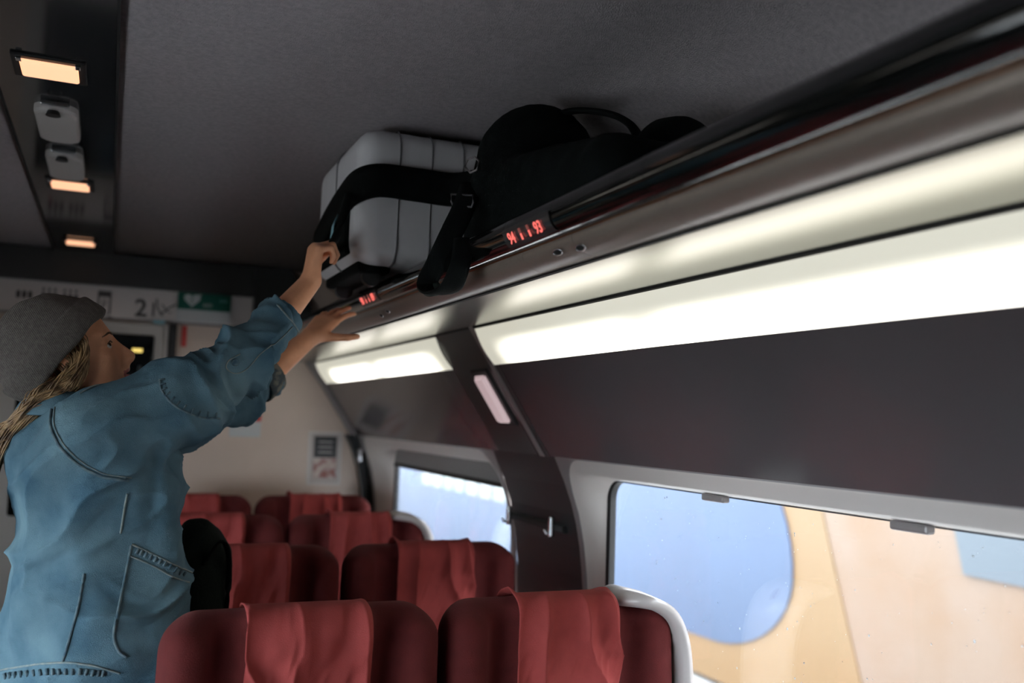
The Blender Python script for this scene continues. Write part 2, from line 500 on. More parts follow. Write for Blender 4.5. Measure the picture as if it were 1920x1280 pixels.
# windows: outer rectangles in (y, z) and glass openings
WIN = {'window_1': dict(y0=.62, y1=2.60, g0=.80, g1=2.47), 'window_2': dict(y0=3.10, y1=5.06, g0=3.21, g1=4.73)}
ZW0, ZW1 = .60, A2[1]
ZG0, ZG1 = .74, 1.415
def wall_side(nm, mirror):
    holes = [(.62, 2.60), (3.10, 5.06), (-1.9, .12)] if not mirror else [(-.8, 2.60), (3.10, 5.06)]
    V = []; Fc = []; mats = []
    prof = [A1] + [SL(t) for t in (.4, .55, .7)] + WALLP
    prof = [(x + .0, z) for x, z in prof]
    ys = sorted({YN, YF, 2.72, 3.045} | {q for h_ in holes for q in h_})
    # keep the profile rows at the window's bottom edge
    rows = prof[:]
    rows.insert(len(rows) - 2, (wx(ZW0), ZW0))
    rows = sorted(rows, key=lambda p: -p[1])
    idx = {}
    for i, (x, z) in enumerate(rows):
        for j, y in enumerate(ys):
            idx[i, j] = len(V); V.append(((-.33 - x) if mirror else x, y, z))
    for i in range(len(rows) - 1):
        for j in range(len(ys) - 1):
            ym = (ys[j] + ys[j + 1]) / 2; zm = (rows[i][1] + rows[i + 1][1]) / 2
            inwin = any(a_ < ym < b_ for a_, b_ in holes)
            if inwin and ZW0 < zm < ZW1: continue
            pill = (2.60 < ym < 3.10) or (zm < ZW0) or ym > 5.06 or (.12 < ym < .62)
            Fc.append((idx[i, j], idx[i, j + 1], idx[i + 1, j + 1], idx[i + 1, j]))
            dark = (2.72 < ym < 3.045) or (zm < ZW1)
            mats.append(1 if dark else 0)
    o = link_mesh(nm, V, Fc, M['slope'])
    o.data.materials.append(M['pillar'])
    for p, k in zip(o.data.polygons, mats): p.material_index = k
    so = o.modifiers.new('thick', 'SOLIDIFY'); so.thickness = .02
    so.offset = -1 if not mirror else 1
    bmx = bmesh.new(); bmx.from_mesh(o.data)
    # normals towards the saloon
    for f in bmx.faces:
        c = f.calc_center_median()
        d = Vector((XC, c.y, 1.4)) - c
        if f.normal.dot(d) < 0: f.normal_flip()
    bmx.to_mesh(o.data); bmx.free()
    so.offset = -1
    return struct(o)
wall_side('wall_right', False)
wall_side('wall_left', True)

def rrect(y0, y1, z0, z1, r, k=8, sub=0):
    out = []
    cs = ((y1 - r, z1 - r, 0), (y0 + r, z1 - r, 90), (y0 + r, z0 + r, 180), (y1 - r, z0 + r, 270))
    for c_, (cy, cz, a0) in enumerate(cs):
        for i in range(k + 1):
            a = math.radians(a0 + 90 * i / k)
            out.append((cy + r * math.cos(a), cz + r * math.sin(a)))
        ny, nz, na = cs[(c_ + 1) % 4]
        p = out[-1]; q = (ny + r * math.cos(math.radians(na)), nz + r * math.sin(math.radians(na)))
        for i in range(1, sub + 1):
            t = i / (sub + 1); out.append((p[0] + (q[0] - p[0]) * t, p[1] + (q[1] - p[1]) * t))
    return out
def window(nm, y0, y1, g0, g1, mirror=False, blind=0.0, clips=()):
    sx = (lambda x: -.33 - x) if mirror else (lambda x: x)
    # rings: outer edge, lip, bevel, inner reveal
    k = 10
    rings = []
    def ring(y0_, y1_, z0_, z1_, r, off):
        pts = rrect(y0_, y1_, z0_, z1_, r, k, 12)
        return [(sx(wx(z) + off) if off is not None else sx(GX), y, z) for y, z in pts]
    GX = 1.38
    root = bpy.data.objects.new(nm, None); C.objects.link(root); struct(root)
    rs = [ring(y0, y1, ZW0, ZW1, .004, .0),
          ring(y0 + .045, y1 - .030, ZW0 + .03, ZW1 - .004, .12, .002),
          ring(y0 + .050, y1 - .034, ZW0 + .035, ZW1 - .010, .118, .010)]
    fr = [rs]
    V = []; Fc = []
    for r_ in rs: V += r_
    n = len(rs[0])
    # surround rings toward the glass opening
    extra = [ring(g0 - .045, g1 + .060, ZG0 - .04, ZG1 + .022, .085, .010)]
    e2 = [(sx(1.374), y, z) for y, z in rrect(g0 - .012, g1 + .014, ZG0 - .01, ZG1 + .004, .062, k, 12)]
    V += extra[0] + e2
    m_ = 5
    for a in range(m_ - 1):
        for i in range(n):
            j = (i + 1) % n
            Fc.append((a * n + i, a * n + j, (a + 1) * n + j, (a + 1) * n + i))
    fo = link_mesh('window_surround', V, Fc, M['surround'], root, smooth=False)
    for p in fo.data.polygons: p.use_smooth = True
    fo.data.materials.append(M['trim'])
    for p in fo.data.polygons[:n]: p.material_index = 1
    # rubber gasket
    a = rrect(g0 - .012, g1 + .014, ZG0 - .01, ZG1 + .004, .062, k, 12); b = rrect(g0, g1, ZG0, ZG1, .055, k, 12)
    V = [(sx(1.372), y, z) for y, z in a] + [(sx(1.376), y, z) for y, z in b] + [(sx(1.395), y, z) for y, z in b]
    Fc = [(q * n + i, q * n + (i + 1) % n, (q + 1) * n + (i + 1) % n, (q + 1) * n + i) for q in (0, 1) for i in range(n)]
    link_mesh('window_seal', V, Fc, M['rubber'], root)
    # double pane
    for q, xg in enumerate((1.385,)):
        V = [(sx(xg), y, z) for y, z in b] + [(sx(xg + .005), y, z) for y, z in b]
        Fc = [tuple(range(n)), tuple(range(2 * n - 1, n - 1, -1))]
        link_mesh('window_pane', V, Fc, M['glass'], root)
    if blind:
        bm = bmesh.new()
        V = []; Fc = []
        ys_ = np.linspace(g0 - .0, g1 + .0, 2)
        box('roller_blind', (min(sx(1.372), sx(1.380)), g0 - .005, ZG1 - blind), (max(sx(1.372), sx(1.380)), g1 + .005, ZG1 + .012), M['blind'], root)
        box('blind_bar', (min(sx(1.362), sx(1.378)), g0 - .004, ZG1 - blind - .018), (max(sx(1.362), sx(1.378)), g1 + .004, ZG1 - blind), M['rubber'], root, bev=.004)
    for cy in clips:
        x0 = 1.352
        box('blind_tab', (min(sx(x0), sx(x0 + .022)), cy - .045, ZG1 - .012), (max(sx(x0), sx(x0 + .022)), cy + .045, ZG1 + .006), M['trim'], root, bev=.005)
    return root
window('window_1', clips=(1.93, 1.32), **{k: v for k, v in WIN['window_1'].items()})
window('window_2', blind=.065, **WIN['window_2'])
window('window_3', -1.9, .12, -1.72, -.07, blind=.66)  # out of view; closed blind added to keep daylight off the seat fronts
window('window_4', -.8, 2.60, -.62, 2.47, mirror=True)  # out of view; made extra long so the rail reflects an unbroken streak
window('window_5', mirror=True, blind=.66, **WIN['window_2'])  # out of view; blind shut to darken the farther seat rows

# slanting trim strips at the pillar edges, lying on the sloped wall
def strip_on_slope(nm, y0, y1, t0, t1, matl, raise_=.003, mirror=False):
    V = []; 
    pr = [SL(t) for t in np.linspace(t0, t1, 8)]
    nx, nz = -nrm([.46, .302])[0], -nrm([.46, .302])[1]
    sx = (lambda x: -.33 - x) if mirror else (lambda x: x)
    for x, z in pr:
        for y, d in ((y0, -.004), (y0, raise_), (y1, raise_), (y1, -.004)):
            V.append((sx(x + nx * d), y, z + nz * d))
    Fc = [(4 * i + k, 4 * i + k + 1, 4 * i + 5 + k, 4 * i + 4 + k) for i in range(7) for k in range(3)]
    return struct(link_mesh(nm, V, Fc, matl))
strip_on_slope('trim_3', 2.668, 2.700, 0.02, .875, M['trim'])
strip_on_slope('trim_4', 2.634, 2.658, .28, .875, M['pillar'], .001)
strip_on_slope('trim_5', 5.085, 5.105, .0, .875, M['trim'], .004)
# far corner: dark cove between end wall and side wall
V = []
o = struct(sweep('trim_6', [(p[0] - .045, p[1]) for p in [A2] + WALLP[1:]] + [(p[0] + .01, p[1]) for p in WALLP[::-1]], 5.13, 5.199, M['pillar'], closed=True))
o = struct(sweep('trim_7', [(p[0] - .016, p[1] + .0) for p in [(.985, 1.862), A1, SL(.6), A2]] + [(p[0] + .01, p[1]) for p in [A2, SL(.6), A1, (.995, 1.862)]], 5.12, 5.199, M['trim'], closed=True))

# ------------------------------------------------------------------ lamps under the rack
def lamp(nm, label, y0, y1, tubes, mirror=False):
    s = -1 if mirror else 1
    ox = (-.33 - A0[0]) if mirror else A0[0]
    root = thing(nm, label, 'light', (ox, 0, A0[1]))
    dx = (A1[0] - A0[0]) * s; dz = A1[1] - A0[1]
    n_ = 14
    V = []
    for i in range(n_ + 1):
        t = .05 + .95 * i / n_
        bulge = .006 * math.sin(math.pi * i / n_)
        for y in (y0, y1): V.append((dx * t - bulge * s, y, dz * t - bulge * .6))
    Fc = [(2 * i, 2 * i + 1, 2 * i + 3, 2 * i + 2) for i in range(n_)]
    link_mesh('lamp_diffuser', V, Fc, lamp_mat(tubes), root, smooth=True)
    bm = bmesh.new()
    xa, xb = sorted((dx * 1.0 + .004 * s, dx * .5 + .05 * s))
    add_box(bm, (xa, y0, dz), (xb, y1, -.01))
    obj('lamp_housing', bm, M['seam'], root)
    return root
lamp('ceiling_lamp', 'long white light panel above the near window, bright along its lower half', -2.0, 2.668, [(-1.9, .2), (.25, 1.74), (1.73, 2.56)])
lamp('ceiling_lamp', 'shorter white light panel above the far window beyond the dark pillar', 3.045, 5.085, [(3.14, 3.97), (3.96, 4.86)])
lamp('ceiling_lamp', 'long light panel under the left luggage rack, nearer one', -2.0, 2.668, [(-1.9, .2), (.25, 1.74), (1.73, 2.56)], True)
lamp('ceiling_lamp', 'light panel under the left luggage rack, farther one', 3.045, 5.085, [(3.14, 3.97), (3.96, 4.86)], True)
# dark pillar section between the lamps and a gap line along the wall
for mi in (False, True):
    struct(sweep('trim_8', [(.994, 1.868), (.997, 1.858), (1.06, 1.862), (1.06, 1.868)], YN, YF, M['seam'], closed=True, mirror=mi))
    struct(sweep('trim_9', [(1.0, 1.862), A1, (A1[0] + .04, A1[1] + .0), (1.05, 1.862)], 2.668, 3.045, M['pillar'], closed=True, mirror=mi))
    struct(sweep('trim_10', [(1.0, 1.862), A1, (A1[0] + .04, A1[1] + .0), (1.05, 1.862)], 5.085, 5.19, M['slope'], closed=True, mirror=mi))

# ------------------------------------------------------------------ luggage racks
RC = (.700, 1.9375); RR = .0333
def rack(label, mirror, displays):
    root = thing('luggage_rack', label, 'luggage rack', ((-.33 - RC[0]) if mirror else RC[0], 0, RC[1]))
    def P_(x, z): return ((-.33 - x) if mirror else x, z)
    def loc(o):
        o.location = Vector(o.location) - Vector(root.location); return o
    # black hand rail in lengths with small joints
    def rail_prof():
        out = []
        for i in range(28):
            a = 2 * math.pi * i / 28
            x = RC[0] + RR * math.cos(a); z = RC[1] + RR * math.sin(a)
            if abs(a - 1.9) < .25: x += .0012; z -= .0016          # shallow groove along the top
            out.append((x, z))
        return out
    seams = [YN + .02, -.75, .25] + [y for d in displays for y in d] + [YF - .02]
    seams = sorted(seams)
    for a, b in zip(seams[:-1], seams[1:]):
        o = loc(sweep('rail', rail_prof(), a + .0012, b - .0012, M['rail'], root, smooth=True, closed=True, caps=False, mirror=mirror))
        for p in o.data.polygons:
            if len(p.vertices) > 4: p.use_smooth = False
    o = loc(sweep('rail_core', [(RC[0] + (RR - .002) * math.cos(2 * math.pi * i / 16), RC[1] + (RR - .002) * math.sin(2 * math.pi * i / 16)) for i in range(16)], YN + .01, YF - .01, M['seam'], root, closed=True, mirror=mirror))
    fp = [(.7085, 1.9060), (.7082, 1.898), (.7110, 1.8895), (.7175, 1.8815), (.727, 1.8748), (.738, 1.8703), (.749, 1.8680), (.7605, 1.868), (.7645, 1.876), (.74, 1.900), (.72, 1.915)]
    for a, b in zip(seams[:-1], seams[1:]):
        loc(sweep('rack_fairing', fp, a + .0009, b - .0009, M['fairing'], root, smooth=True, closed=True, caps=False, mirror=mirror))
    loc(sweep('rail_glint_bead', [(.7058, 1.9058), (.7090, 1.9025), (.7120, 1.9055), (.7085, 1.9095)], YN + .01, YF - .01, M['orange_glint'], root, smooth=True, closed=True, caps=False, mirror=mirror))  # bead added to imitate the orange reflection running along the rail
    loc(sweep('rack_gap', [(.7612, 1.8650), (.7685, 1.8640), (.7685, 1.870), (.7612, 1.872)], YN + .01, YF - .01, M['seam'], root, closed=True, mirror=mirror))
    loc(sweep('rack_underside', [(.7690, 1.866), (.99, 1.862), (.99, 1.872), (.7690, 1.876)], YN + .01, YF - .01, M['mirror'], root, closed=True, mirror=mirror))
    loc(sweep('rack_shelf', [(.735, 1.905), (.76, 1.885), (1.29, 1.885), (1.29, 1.895), (.765, 1.895), (.74, 1.915)], YN + .01, YF - .01, M['shelf'], root, closed=True, mirror=mirror))
    return root
rk = rack('black-railed luggage rack over the right-hand seats, loaded with bags', False, [(1.13,), (1.43, 1.64), (2.565, 2.775), (3.30,), (4.3,)])
rk2 = rack('empty black-railed luggage rack along the left-hand wall', True, [(1.13,), (1.43, 1.64), (2.565, 2.775), (3.30,), (4.3,)])

def rail_pt(y, ang, r=RR):      # point on the rail's surface: ang from +x axis
    return Vector((RC[0] + r * math.cos(ang), y, RC[1] + r * math.sin(ang)))
# seat number displays: curved window plus red characters
def display(ya, yb, chars, parent, a0=math.radians(174), a1=math.radians(242)):
    V = []; n_ = 10
    for i in range(n_ + 1):
        a = a0 + (a1 - a0) * i / n_
        for y in (ya, yb):
            p = rail_pt(y, a, RR + .0016); V.append(p - Vector(parent.location))
    Fc = [(2 * i, 2 * i + 1, 2 * i + 3, 2 * i + 2) for i in range(n_)]
    o = link_mesh('seat_number_display', V, Fc, M['display'], parent, smooth=True)
    am = (a0 + a1) / 2
    h = .031
    nv = Vector((math.cos(am), 0, math.sin(am)))
    up = Vector((-math.sin(am), 0, math.cos(am))) * -1
    if up.z < 0: up = -up
    for s, y, dim in chars:
        base = rail_pt(y, am, RR + .0035) - up * h * .36
        if s in 'AB':                 # pictogram: lit lower stroke, dim upper outline
            for (u0, u1, w, mt) in ((.0, .55, .006, 'led_red'), (.6, 1.0, .009, 'led_dim')):
                Vv = []
                for uu in (u0, u1):
                    for ww in (-w / 2, w / 2):
                        q = base + up * h * .72 * uu + Vector((0, -1, 0)) * (ww + .006) + nv * .0005
                        Vv.append(q - Vector(parent.location))
                q2 = [v + nv * .001 for v in Vv]
                mo = link_mesh('pictogram', Vv + q2, [(0, 1, 3, 2), (4, 5, 7, 6), (0, 1, 5, 4), (2, 3, 7, 6), (0, 2, 6, 4), (1, 3, 7, 5)], M[mt], o)
        else:
            t = text('seat_number', s, h, base, (0, -1, 0), up, M['led_red'], None, ext=.0004, off=.0004)
            t.location = t.location - Vector(parent.location)
            t.parent = o
            t.scale = (.95, 1, 1)
    return o
display(1.435, 1.638, [('94', 1.614, 0), ('A', 1.560, 0), ('B', 1.525, 0), ('93', 1.497, 0)], rk)
display(2.570, 2.770, [('90', 2.745, 0), ('A', 2.69, 0), ('B', 2.655, 0), ('89', 2.627, 0)], rk)
# little call lamps in the fairing under the display
for (ya, yb) in ((1.49, 1.41), (2.60, 2.68)):
    for k, y in enumerate((ya, yb)):
        c = Vector((.7120 + .004 * k, y, 1.8815 - .004 * k))
        nn = Vector((-.72, 0, -.69)).normalized()
        pts = []
        for i in range(20):
            a = 2 * math.pi * i / 20
            pts.append(c + Vector((0, 1, 0)) * .016 * math.cos(a) + Vector((.69, 0, -.72)) * .0062 * math.sin(a) + nn * .0012 - Vector(rk.location))
        o = tube('call_lamp', pts, .0013, M['chrome'], rk, seg=6, closed=True)
        link_mesh('call_lamp_lens', pts, [tuple(range(20))], M['seam'], o)

# ------------------------------------------------------------------ reading lights and speakers in the ceiling strip
def read_light(y, label, hang=.012):
    root = thing('reading_light', label, 'light', (-.174, y, 2.352), 'warm lights in the ceiling strip')
    box('light_frame', (-.077, -.075, -.006), (.077, .075, .001), M['rubber'], root, bev=.003)
    box('light_lens', (-.060, -.056, -hang), (.060, .056, -.004), M['read'], root, bev=.005, seg=3)
    for sx_ in (-.060, .060):
        box('light_clip', (sx_ - .006, -.07, -hang - .001), (sx_ + .006, -.05, -.005), M['chrome'], root, bev=.002)
read_light(2.36, 'nearest and largest warm light in the black ceiling strip')
read_light(3.58, 'middle warm light in the strip, right behind the second square speaker')
read_light(4.82, 'farthest warm light in the strip, close to the end wall')
def speaker(y, label):
    root = thing('square_speaker', label, 'speaker', (-.176, y, 2.352), 'square speakers on the ceiling strip')
    f = lambda P: s_box(P, (0, 0, -.014), (.052, .15, .0145), .014)
    n_ = 9
    pts = rrect(-.052, .052, -.16, .16, .042, 7)
    V = []; Fc = []
    lv = [(1.0, 0), (1.0, -.018), (.96, -.026), (.86, -.030)]
    for s_, z in lv: V += [(y_ * s_, z_ * (1 - (1 - s_) * .5), z * .8) for y_, z_ in pts]
    n = len(pts)
    for a in range(3):
        for i in range(n): Fc.append((a * n + i, a * n + (i + 1) % n, (a + 1) * n + (i + 1) % n, (a + 1) * n + i))
    Fc.append(tuple(range(3 * n, 4 * n)))
    link_mesh('speaker_cover', V, Fc, M['speaker'], root)
    bm = bmesh.new()
    bmesh.ops.create_cone(bm, cap_ends=True, segments=20, radius1=.018, radius2=.014, depth=.012, matrix=Matrix.Translation((-.004, -.150, -.026)))
    obj('speaker_knob', bm, M['rubber'], root)
    box('speaker_bracket', (-.034, -.178, -.012), (.034, -.158, -.0), M['chrome'], root, bev=.003)
speaker(2.79, 'larger rounded square speaker just beyond the nearest warm light')
speaker(3.27, 'smaller rounded square speaker next to the middle warm light')
speaker(1.75, 'rounded square imitating a dim reflection at the top edge, nearer than the first light')  # solid square added in place of a dim reflection in the strip

# ------------------------------------------------------------------ far end wall: header, sign band, door, signs
struct(box('wall_far_header', (-1.66, 5.13, 2.195), (.67, 5.199, 2.358), M['header'], bev=.004))
struct(link_mesh('wall_far_header_side', *(lambda pr: ([(x, 5.14, z) for x, z in pr] + [(x, 5.199, z) for x, z in pr], [tuple(range(len(pr))), tuple(range(2 * len(pr) - 1, len(pr) - 1, -1))] + [(i, (i + 1) % len(pr), len(pr) + (i + 1) % len(pr), len(pr) + i) for i in range(len(pr))]))([(.674, 2.358), (.674, 2.06), (.80, 1.90), (.93, 1.87), (1.00, 2.05), (1.0, 2.10), (.965, 2.20), (.90, 2.30), (.86, 2.358)]), M['header']))
struct(box('wall_far_band', (-1.66, 5.18, 2.04), (.672, 5.199, 2.195), M['signband']))
struct(box('wall_far_cove', (-1.66, 5.192, 2.028), (.672, 5.1995, 2.04), M['trim']))
# door leaf with dark window
dr = bpy.data.objects.new('door_1', None); C.objects.link(dr); struct(dr)
box('door_leaf', (-.50, 5.165, .0), (.235, 5.199, 2.018), M['door'], dr, bev=.006)
box('door_glass', (-.42, 5.150, 1.05), (.190, 5.166, 1.957), M['darkglass'], dr, bev=.01)
box('door_edge_seal', (.258, 5.15, 0), (.297, 5.199, 2.024), M['rubber'], dr, bev=.004)
box('door_edge_trim', (.238, 5.16, 0), (.256, 5.199, 2.024), M['surround'], dr, bev=.004)
bm = bmesh.new(); add_box(bm, (.088, 5.146, 1.868), (.136, 5.151, 1.886), .003); obj('door_lamp', bm, M['lamp_yellow'], dr)
box('door_handle', (.120, 5.125, 1.55), (.138, 5.15, 1.80), M['ext_slate'], dr, bev=.005)
box('door_latch', (.178, 5.150, 2.020), (.236, 5.164, 2.038), M['tag'], dr, bev=.003)
# pictograms and number on the band
sg = thing('coach_sign', 'pale grey sign band over the end door with pictograms and the number 21', 'sign', (0, 5.179, 2.1))
def stxt(s, size, x, z, mt='ink', par=sg, y=5.1785, nm='lettering', off=0):
    t = text(nm, s, size, (x, y, z), (1, 0, 0), (0, 0, 1), M[mt], None, ext=.0008, off=off)
    t.location = Vector(t.location) - Vector(par.location); t.parent = par
    return t
stxt('2', .125, .085, 2.055, off=.002)
stxt('1', .105, .150, 2.058)
def poly_on(pts, y, mt, par, nm='pictogram', t=.001):
    V = [(x, y, z) for x, z in pts] + [(x, y + t, z) for x, z in pts]
    n = len(pts)
    V = [Vector(v) - Vector(par.location) for v in V]
    return link_mesh(nm, V, [tuple(range(n)), tuple(range(2 * n - 1, n - 1, -1))] + [(i, (i + 1) % n, n + (i + 1) % n, n + i) for i in range(n)], M[mt], par)
def line_on(pts, w, y, mt, par, nm='pictogram'):
    V, Fc = tube(None, [Vector((x, y, z)) - Vector(par.location) for x, z in pts], w / 2, None, seg=6, flat=.3, upv=(0, 1, 0))
    return link_mesh(nm, V, Fc, M[mt], par)
# seat-like scribble after the number
line_on([(.190, 2.150), (.198, 2.095), (.222, 2.078), (.255, 2.110), (.285, 2.128)], .008, 5.178, 'ink', sg)
line_on([(.205, 2.080), (.225, 2.062)], .008, 5.178, 'ink', sg)
line_on([(.215, 2.125), (.245, 2.088), (.265, 2.082)], .006, 5.178, 'ink', sg)
# framed device pictogram
for r_ in (((-.085, 2.055), (-.030, 2.055), (-.030, 2.168), (-.085, 2.168), (-.085, 2.055)),):
    line_on(r_, .009, 5.178, 'ink', sg)
poly_on([(-.083, 2.140), (-.032, 2.140), (-.032, 2.168), (-.083, 2.168)], 5.178, 'ink', sg)
line_on([(-.065, 2.075), (-.065, 2.125), (-.050, 2.125), (-.050, 2.10), (-.065, 2.10)], .006, 5.177, 'ink', sg)
poly_on([(-.04, 2.03), (-.015, 2.03), (-.015, 2.042), (-.04, 2.042)], 5.178, 'ink', sg)
# three little groups of figures above the hat
for x0, k in ((-.455, 3), (-.345, 3), (-.25, 3)):
    for i in range(k):
        cx = x0 + .026 * i
        poly_on([(cx, 2.105), (cx + .017, 2.105), (cx + .019, 2.135), (cx + .009, 2.145), (cx - .001, 2.135)], 5.178, 'ink', sg)
        if x0 > -.40: poly_on([(cx + .003, 2.150), (cx + .014, 2.150), (cx + .014, 2.164), (cx + .003, 2.164)], 5.178, 'ink', sg)
poly_on([(-.347, 2.09), (-.328, 2.09), (-.328, 2.103), (-.347, 2.103)], 5.1775, 'red', sg)

def sign_px(nm, label, cat, x0, x1, z0, z1, mt, y=5.179, t=.012):
    root = thing(nm, label, cat, ((x0 + x1) / 2, y, z0))
    o = box('board', (x0 - (x0 + x1) / 2, -t, 0), ((x1 - x0) / 2, 0, z1 - z0), M[mt], root, bev=.002)
    return root
g = sign_px('emergency_sign', 'green and white sign with a white heart on the end wall, above the woman\'s sleeve', 'sign', .289, .560, 2.045, 2.203, 'sign_white')
yy = 5.165
poly_on([(.291, 2.106), (.558, 2.106), (.558, 2.201), (.291, 2.201)], yy, 'sign_green', g, 'green_field')
hp = []
for i in range(24):
    a = 2 * math.pi * i / 24
    hp.append((.362 + .0026 * 16 * math.sin(a) ** 3, 2.158 + .0024 * (13 * math.cos(a) - 5 * math.cos(2 * a) - 2 * math.cos(3 * a) - math.cos(4 * a))))
poly_on(hp[::-1], yy - .002, 'sign_white', g, 'heart')
line_on([(.366, 2.170), (.356, 2.154), (.366, 2.154), (.358, 2.138)], .005, yy - .003, 'sign_green', g, 'flash')
stxt('AED', .026, .415, 2.125, 'sign_white', g, yy - .002)
line_on([(.40, 2.19), (.40, 2.18)], .008, yy - .002, 'sign_white', g, 'cross'); line_on([(.395, 2.185), (.405, 2.185)], .008, yy - .002, 'sign_white', g, 'cross')
stxt('DAE', .020, .500, 2.155, 'tag', g, yy - .002)
for k in range(3): line_on([(.305, 2.088 - .013 * k), (.545, 2.088 - .013 * k)], .003, yy, 'signband', g, 'text_line')
# red topped notice
g = sign_px('notice', 'white notice with a red top on the end wall, just below the sleeve', 'notice', .590, .752, 1.452, 1.573, 'sign_white', t=.006, y=5.199)
poly_on([(.632, 1.535), (.752, 1.535), (.752, 1.574), (.632, 1.574)], 5.191, 'red', g, 'red_header')
for k in range(4): line_on([(.61, 1.525 - .014 * k), (.735, 1.525 - .014 * k)], .003, 5.192, 'signband', g, 'text_line')
# poster
g = sign_px('poster', 'framed poster with a black heading panel above the last seats', 'poster', 1.010, 1.195, 1.20, 1.492, 'surround', t=.012, y=5.199)
poly_on([(1.022, 1.212), (1.183, 1.212), (1.183, 1.48), (1.022, 1.48)], 5.186, 'paper', g, 'sheet')
poly_on([(1.040, 1.350), (1.165, 1.350), (1.165, 1.466), (1.040, 1.466)], 5.184, 'poster_dark', g, 'heading_panel')
for k in range(3): line_on([(1.065, 1.435 - .028 * k), (1.140, 1.435 - .028 * k)], .005, 5.183, 'signband', g, 'text_line')
poly_on([(1.040, 1.240), (1.165, 1.240), (1.165, 1.347), (1.040, 1.347)], 5.184, 'poster_red', g, 'picture')
box('frame_catch', (.06, -.02, .06), (.075, -.012, .085), M['white_plastic'], g, bev=.003)
# red strip added to imitate a blurred reflection under the green sign
g = thing('reflection_strip', 'narrow red vertical strip imitating a reflection under the green heart sign', 'sign', (.322, 5.197, 1.912))
box('strip_field', (0, -.002, 0), (.026, 0, .110), M['red'], g)

# ------------------------------------------------------------------ pillar furniture
# slim light on the sloping pillar
PL = thing('pillar_light', 'slanted frosted lamp in a black frame on the dark pillar', 'light', (0, 0, 0))
def slope_frame(t, y, d):
    x, z = SL(t); nx, nz = -.836, -.549
    return (x + nx * d, y, z + nz * d)
def slope_slab(nm, t0, t1, y0, y1, d0, d1, material, parent, r=.0):
    bm = bmesh.new()
    vs = []
    for d in (d0, d1):
        e = 0 if d == d0 else r
        for t, y in ((t0 + e * 1.8, y0 + e), (t0 + e * 1.8, y1 - e), (t1 - e * 1.8, y1 - e), (t1 - e * 1.8, y0 + e)): vs.append(bm.verts.new(slope_frame(t, y, d)))
    for f in ((0, 1, 2, 3), (7, 6, 5, 4), (0, 4, 5, 1), (1, 5, 6, 2), (2, 6, 7, 3), (3, 7, 4, 0)): bm.faces.new([vs[i] for i in f])
    bmesh.ops.recalc_face_normals(bm, faces=bm.faces)
    if r: bmesh.ops.bevel(bm, geom=bm.edges, offset=r, segments=3, affect='EDGES')
    return obj(nm, bm, material, parent)
slope_slab('lamp_frame', .295, .675, 2.745, 2.885, 0, .006, M['rubber'], PL, .002)
M['frost'] = mat('frosted_lens', (.75, .70, .72), .25, spec=.6, emit=(1.0, .70, .72), estr=.17)  # pink glow put into the lens for light it reflects
slope_slab('lamp_lens', .325, .650, 2.765, 2.855, .004, .022, M['frost'], PL, .006)
# coat hook bar
CH = thing('coat_hook_bar', 'black coat hook bar with chrome hooks across the pillar between the windows', 'hook', (1.34, 2.86, 1.25))
pts = [(-.012, y, .0) for y in np.linspace(-.22, .22, 9)]
box('bar', (-.020, -.19, -.012), (.006, .24, .012), M['rubber'], CH, bev=.004)
for y in (-.13, .215):
    box('hook', (-.040, y - .010, -.030), (-.022, y + .010, .036), M['chrome'], CH, bev=.006, seg=3)
    o = tube('hook_peg', [(-.022, y, -.01), (-.05, y, -.018), (-.055, y, -.004)], .005, M['chrome'], CH)
CH2 = thing('coat_hook_bar', 'small chrome coat hook in the far corner beside the poster', 'hook', (1.30, 5.12, 1.37))
box('bar', (-.02, -.06, -.02), (.02, .01, .02), M['rubber'], CH2, bev=.004)
for y in (-.05, ):
    box('hook', (-.045, y - .012, -.035), (-.018, y + .012, .04), M['chrome'], CH2, bev=.007, seg=3)

# ------------------------------------------------------------------ rain on the glass
def drops(nm, y0, y1, z0, z1, n_, label):
    V = []; Fc = []
    rnd = random.Random(3)
    for _ in range(n_):
        y = rnd.uniform(y0, y1); z = rnd.uniform(z0, z1)
        # fewer towards the far end
        if rnd.random() < (y - y0) / (y1 - y0) * .55: continue
        r = .0009 + .0022 * rnd.random() ** 5
        b = len(V)
        for i in range(8):
            a = 2 * math.pi * i / 8; V.append((1.3905, y + r * math.cos(a), z + r * 1.1 * math.sin(a)))
        V.append((1.3905 + r * .6, y, z))
        for i in range(8): Fc.append((b + i, b + (i + 1) % 8, b + 8))
    o = link_mesh(nm, V, Fc, M['drop'], None, smooth=True)
    tag(o, label, 'raindrops'); o['kind'] = 'stuff'
    return o
drops('rain_drops', .85, 2.38, .80, 1.40, 420, 'small rain drops scattered over the outside of the near window')

# ------------------------------------------------------------------ outside
EX = 6.0
EK = EX / 3.2
ek = lambda z: 1.58 + (z - 1.58) * EK
T = thing('parked_train', 'blue and yellow painted train carriage standing outside the windows', 'train', (EX, 6 * EK, 0))
def ext_poly(nm, pts, mt, d, parent=T, t=.02):
    V = [(-d, (y - 6) * EK, ek(z)) for y, z in pts] + [(-d + t, (y - 6) * EK, ek(z)) for y, z in pts]
    n = len(pts)
    return link_mesh(nm, V, [tuple(range(n)), tuple(range(2 * n - 1, n - 1, -1))] + [(i, (i + 1) % n, n + (i + 1) % n, n + i) for i in range(n)], M[mt], parent)
box('body', (0.0, -22, -1.0), (2.6, 26, 4.3), M['ext_beige'], T, bev=.05)  # top is out of view, raised to block sky light from the seats
ext_poly('yellow_panel', [(3.30, .2), (19, -.0), (19, 1.5), (3.75, 1.5), (3.55, .9)], 'ext_yellow', .01)
pts = [(19, 1.5)]
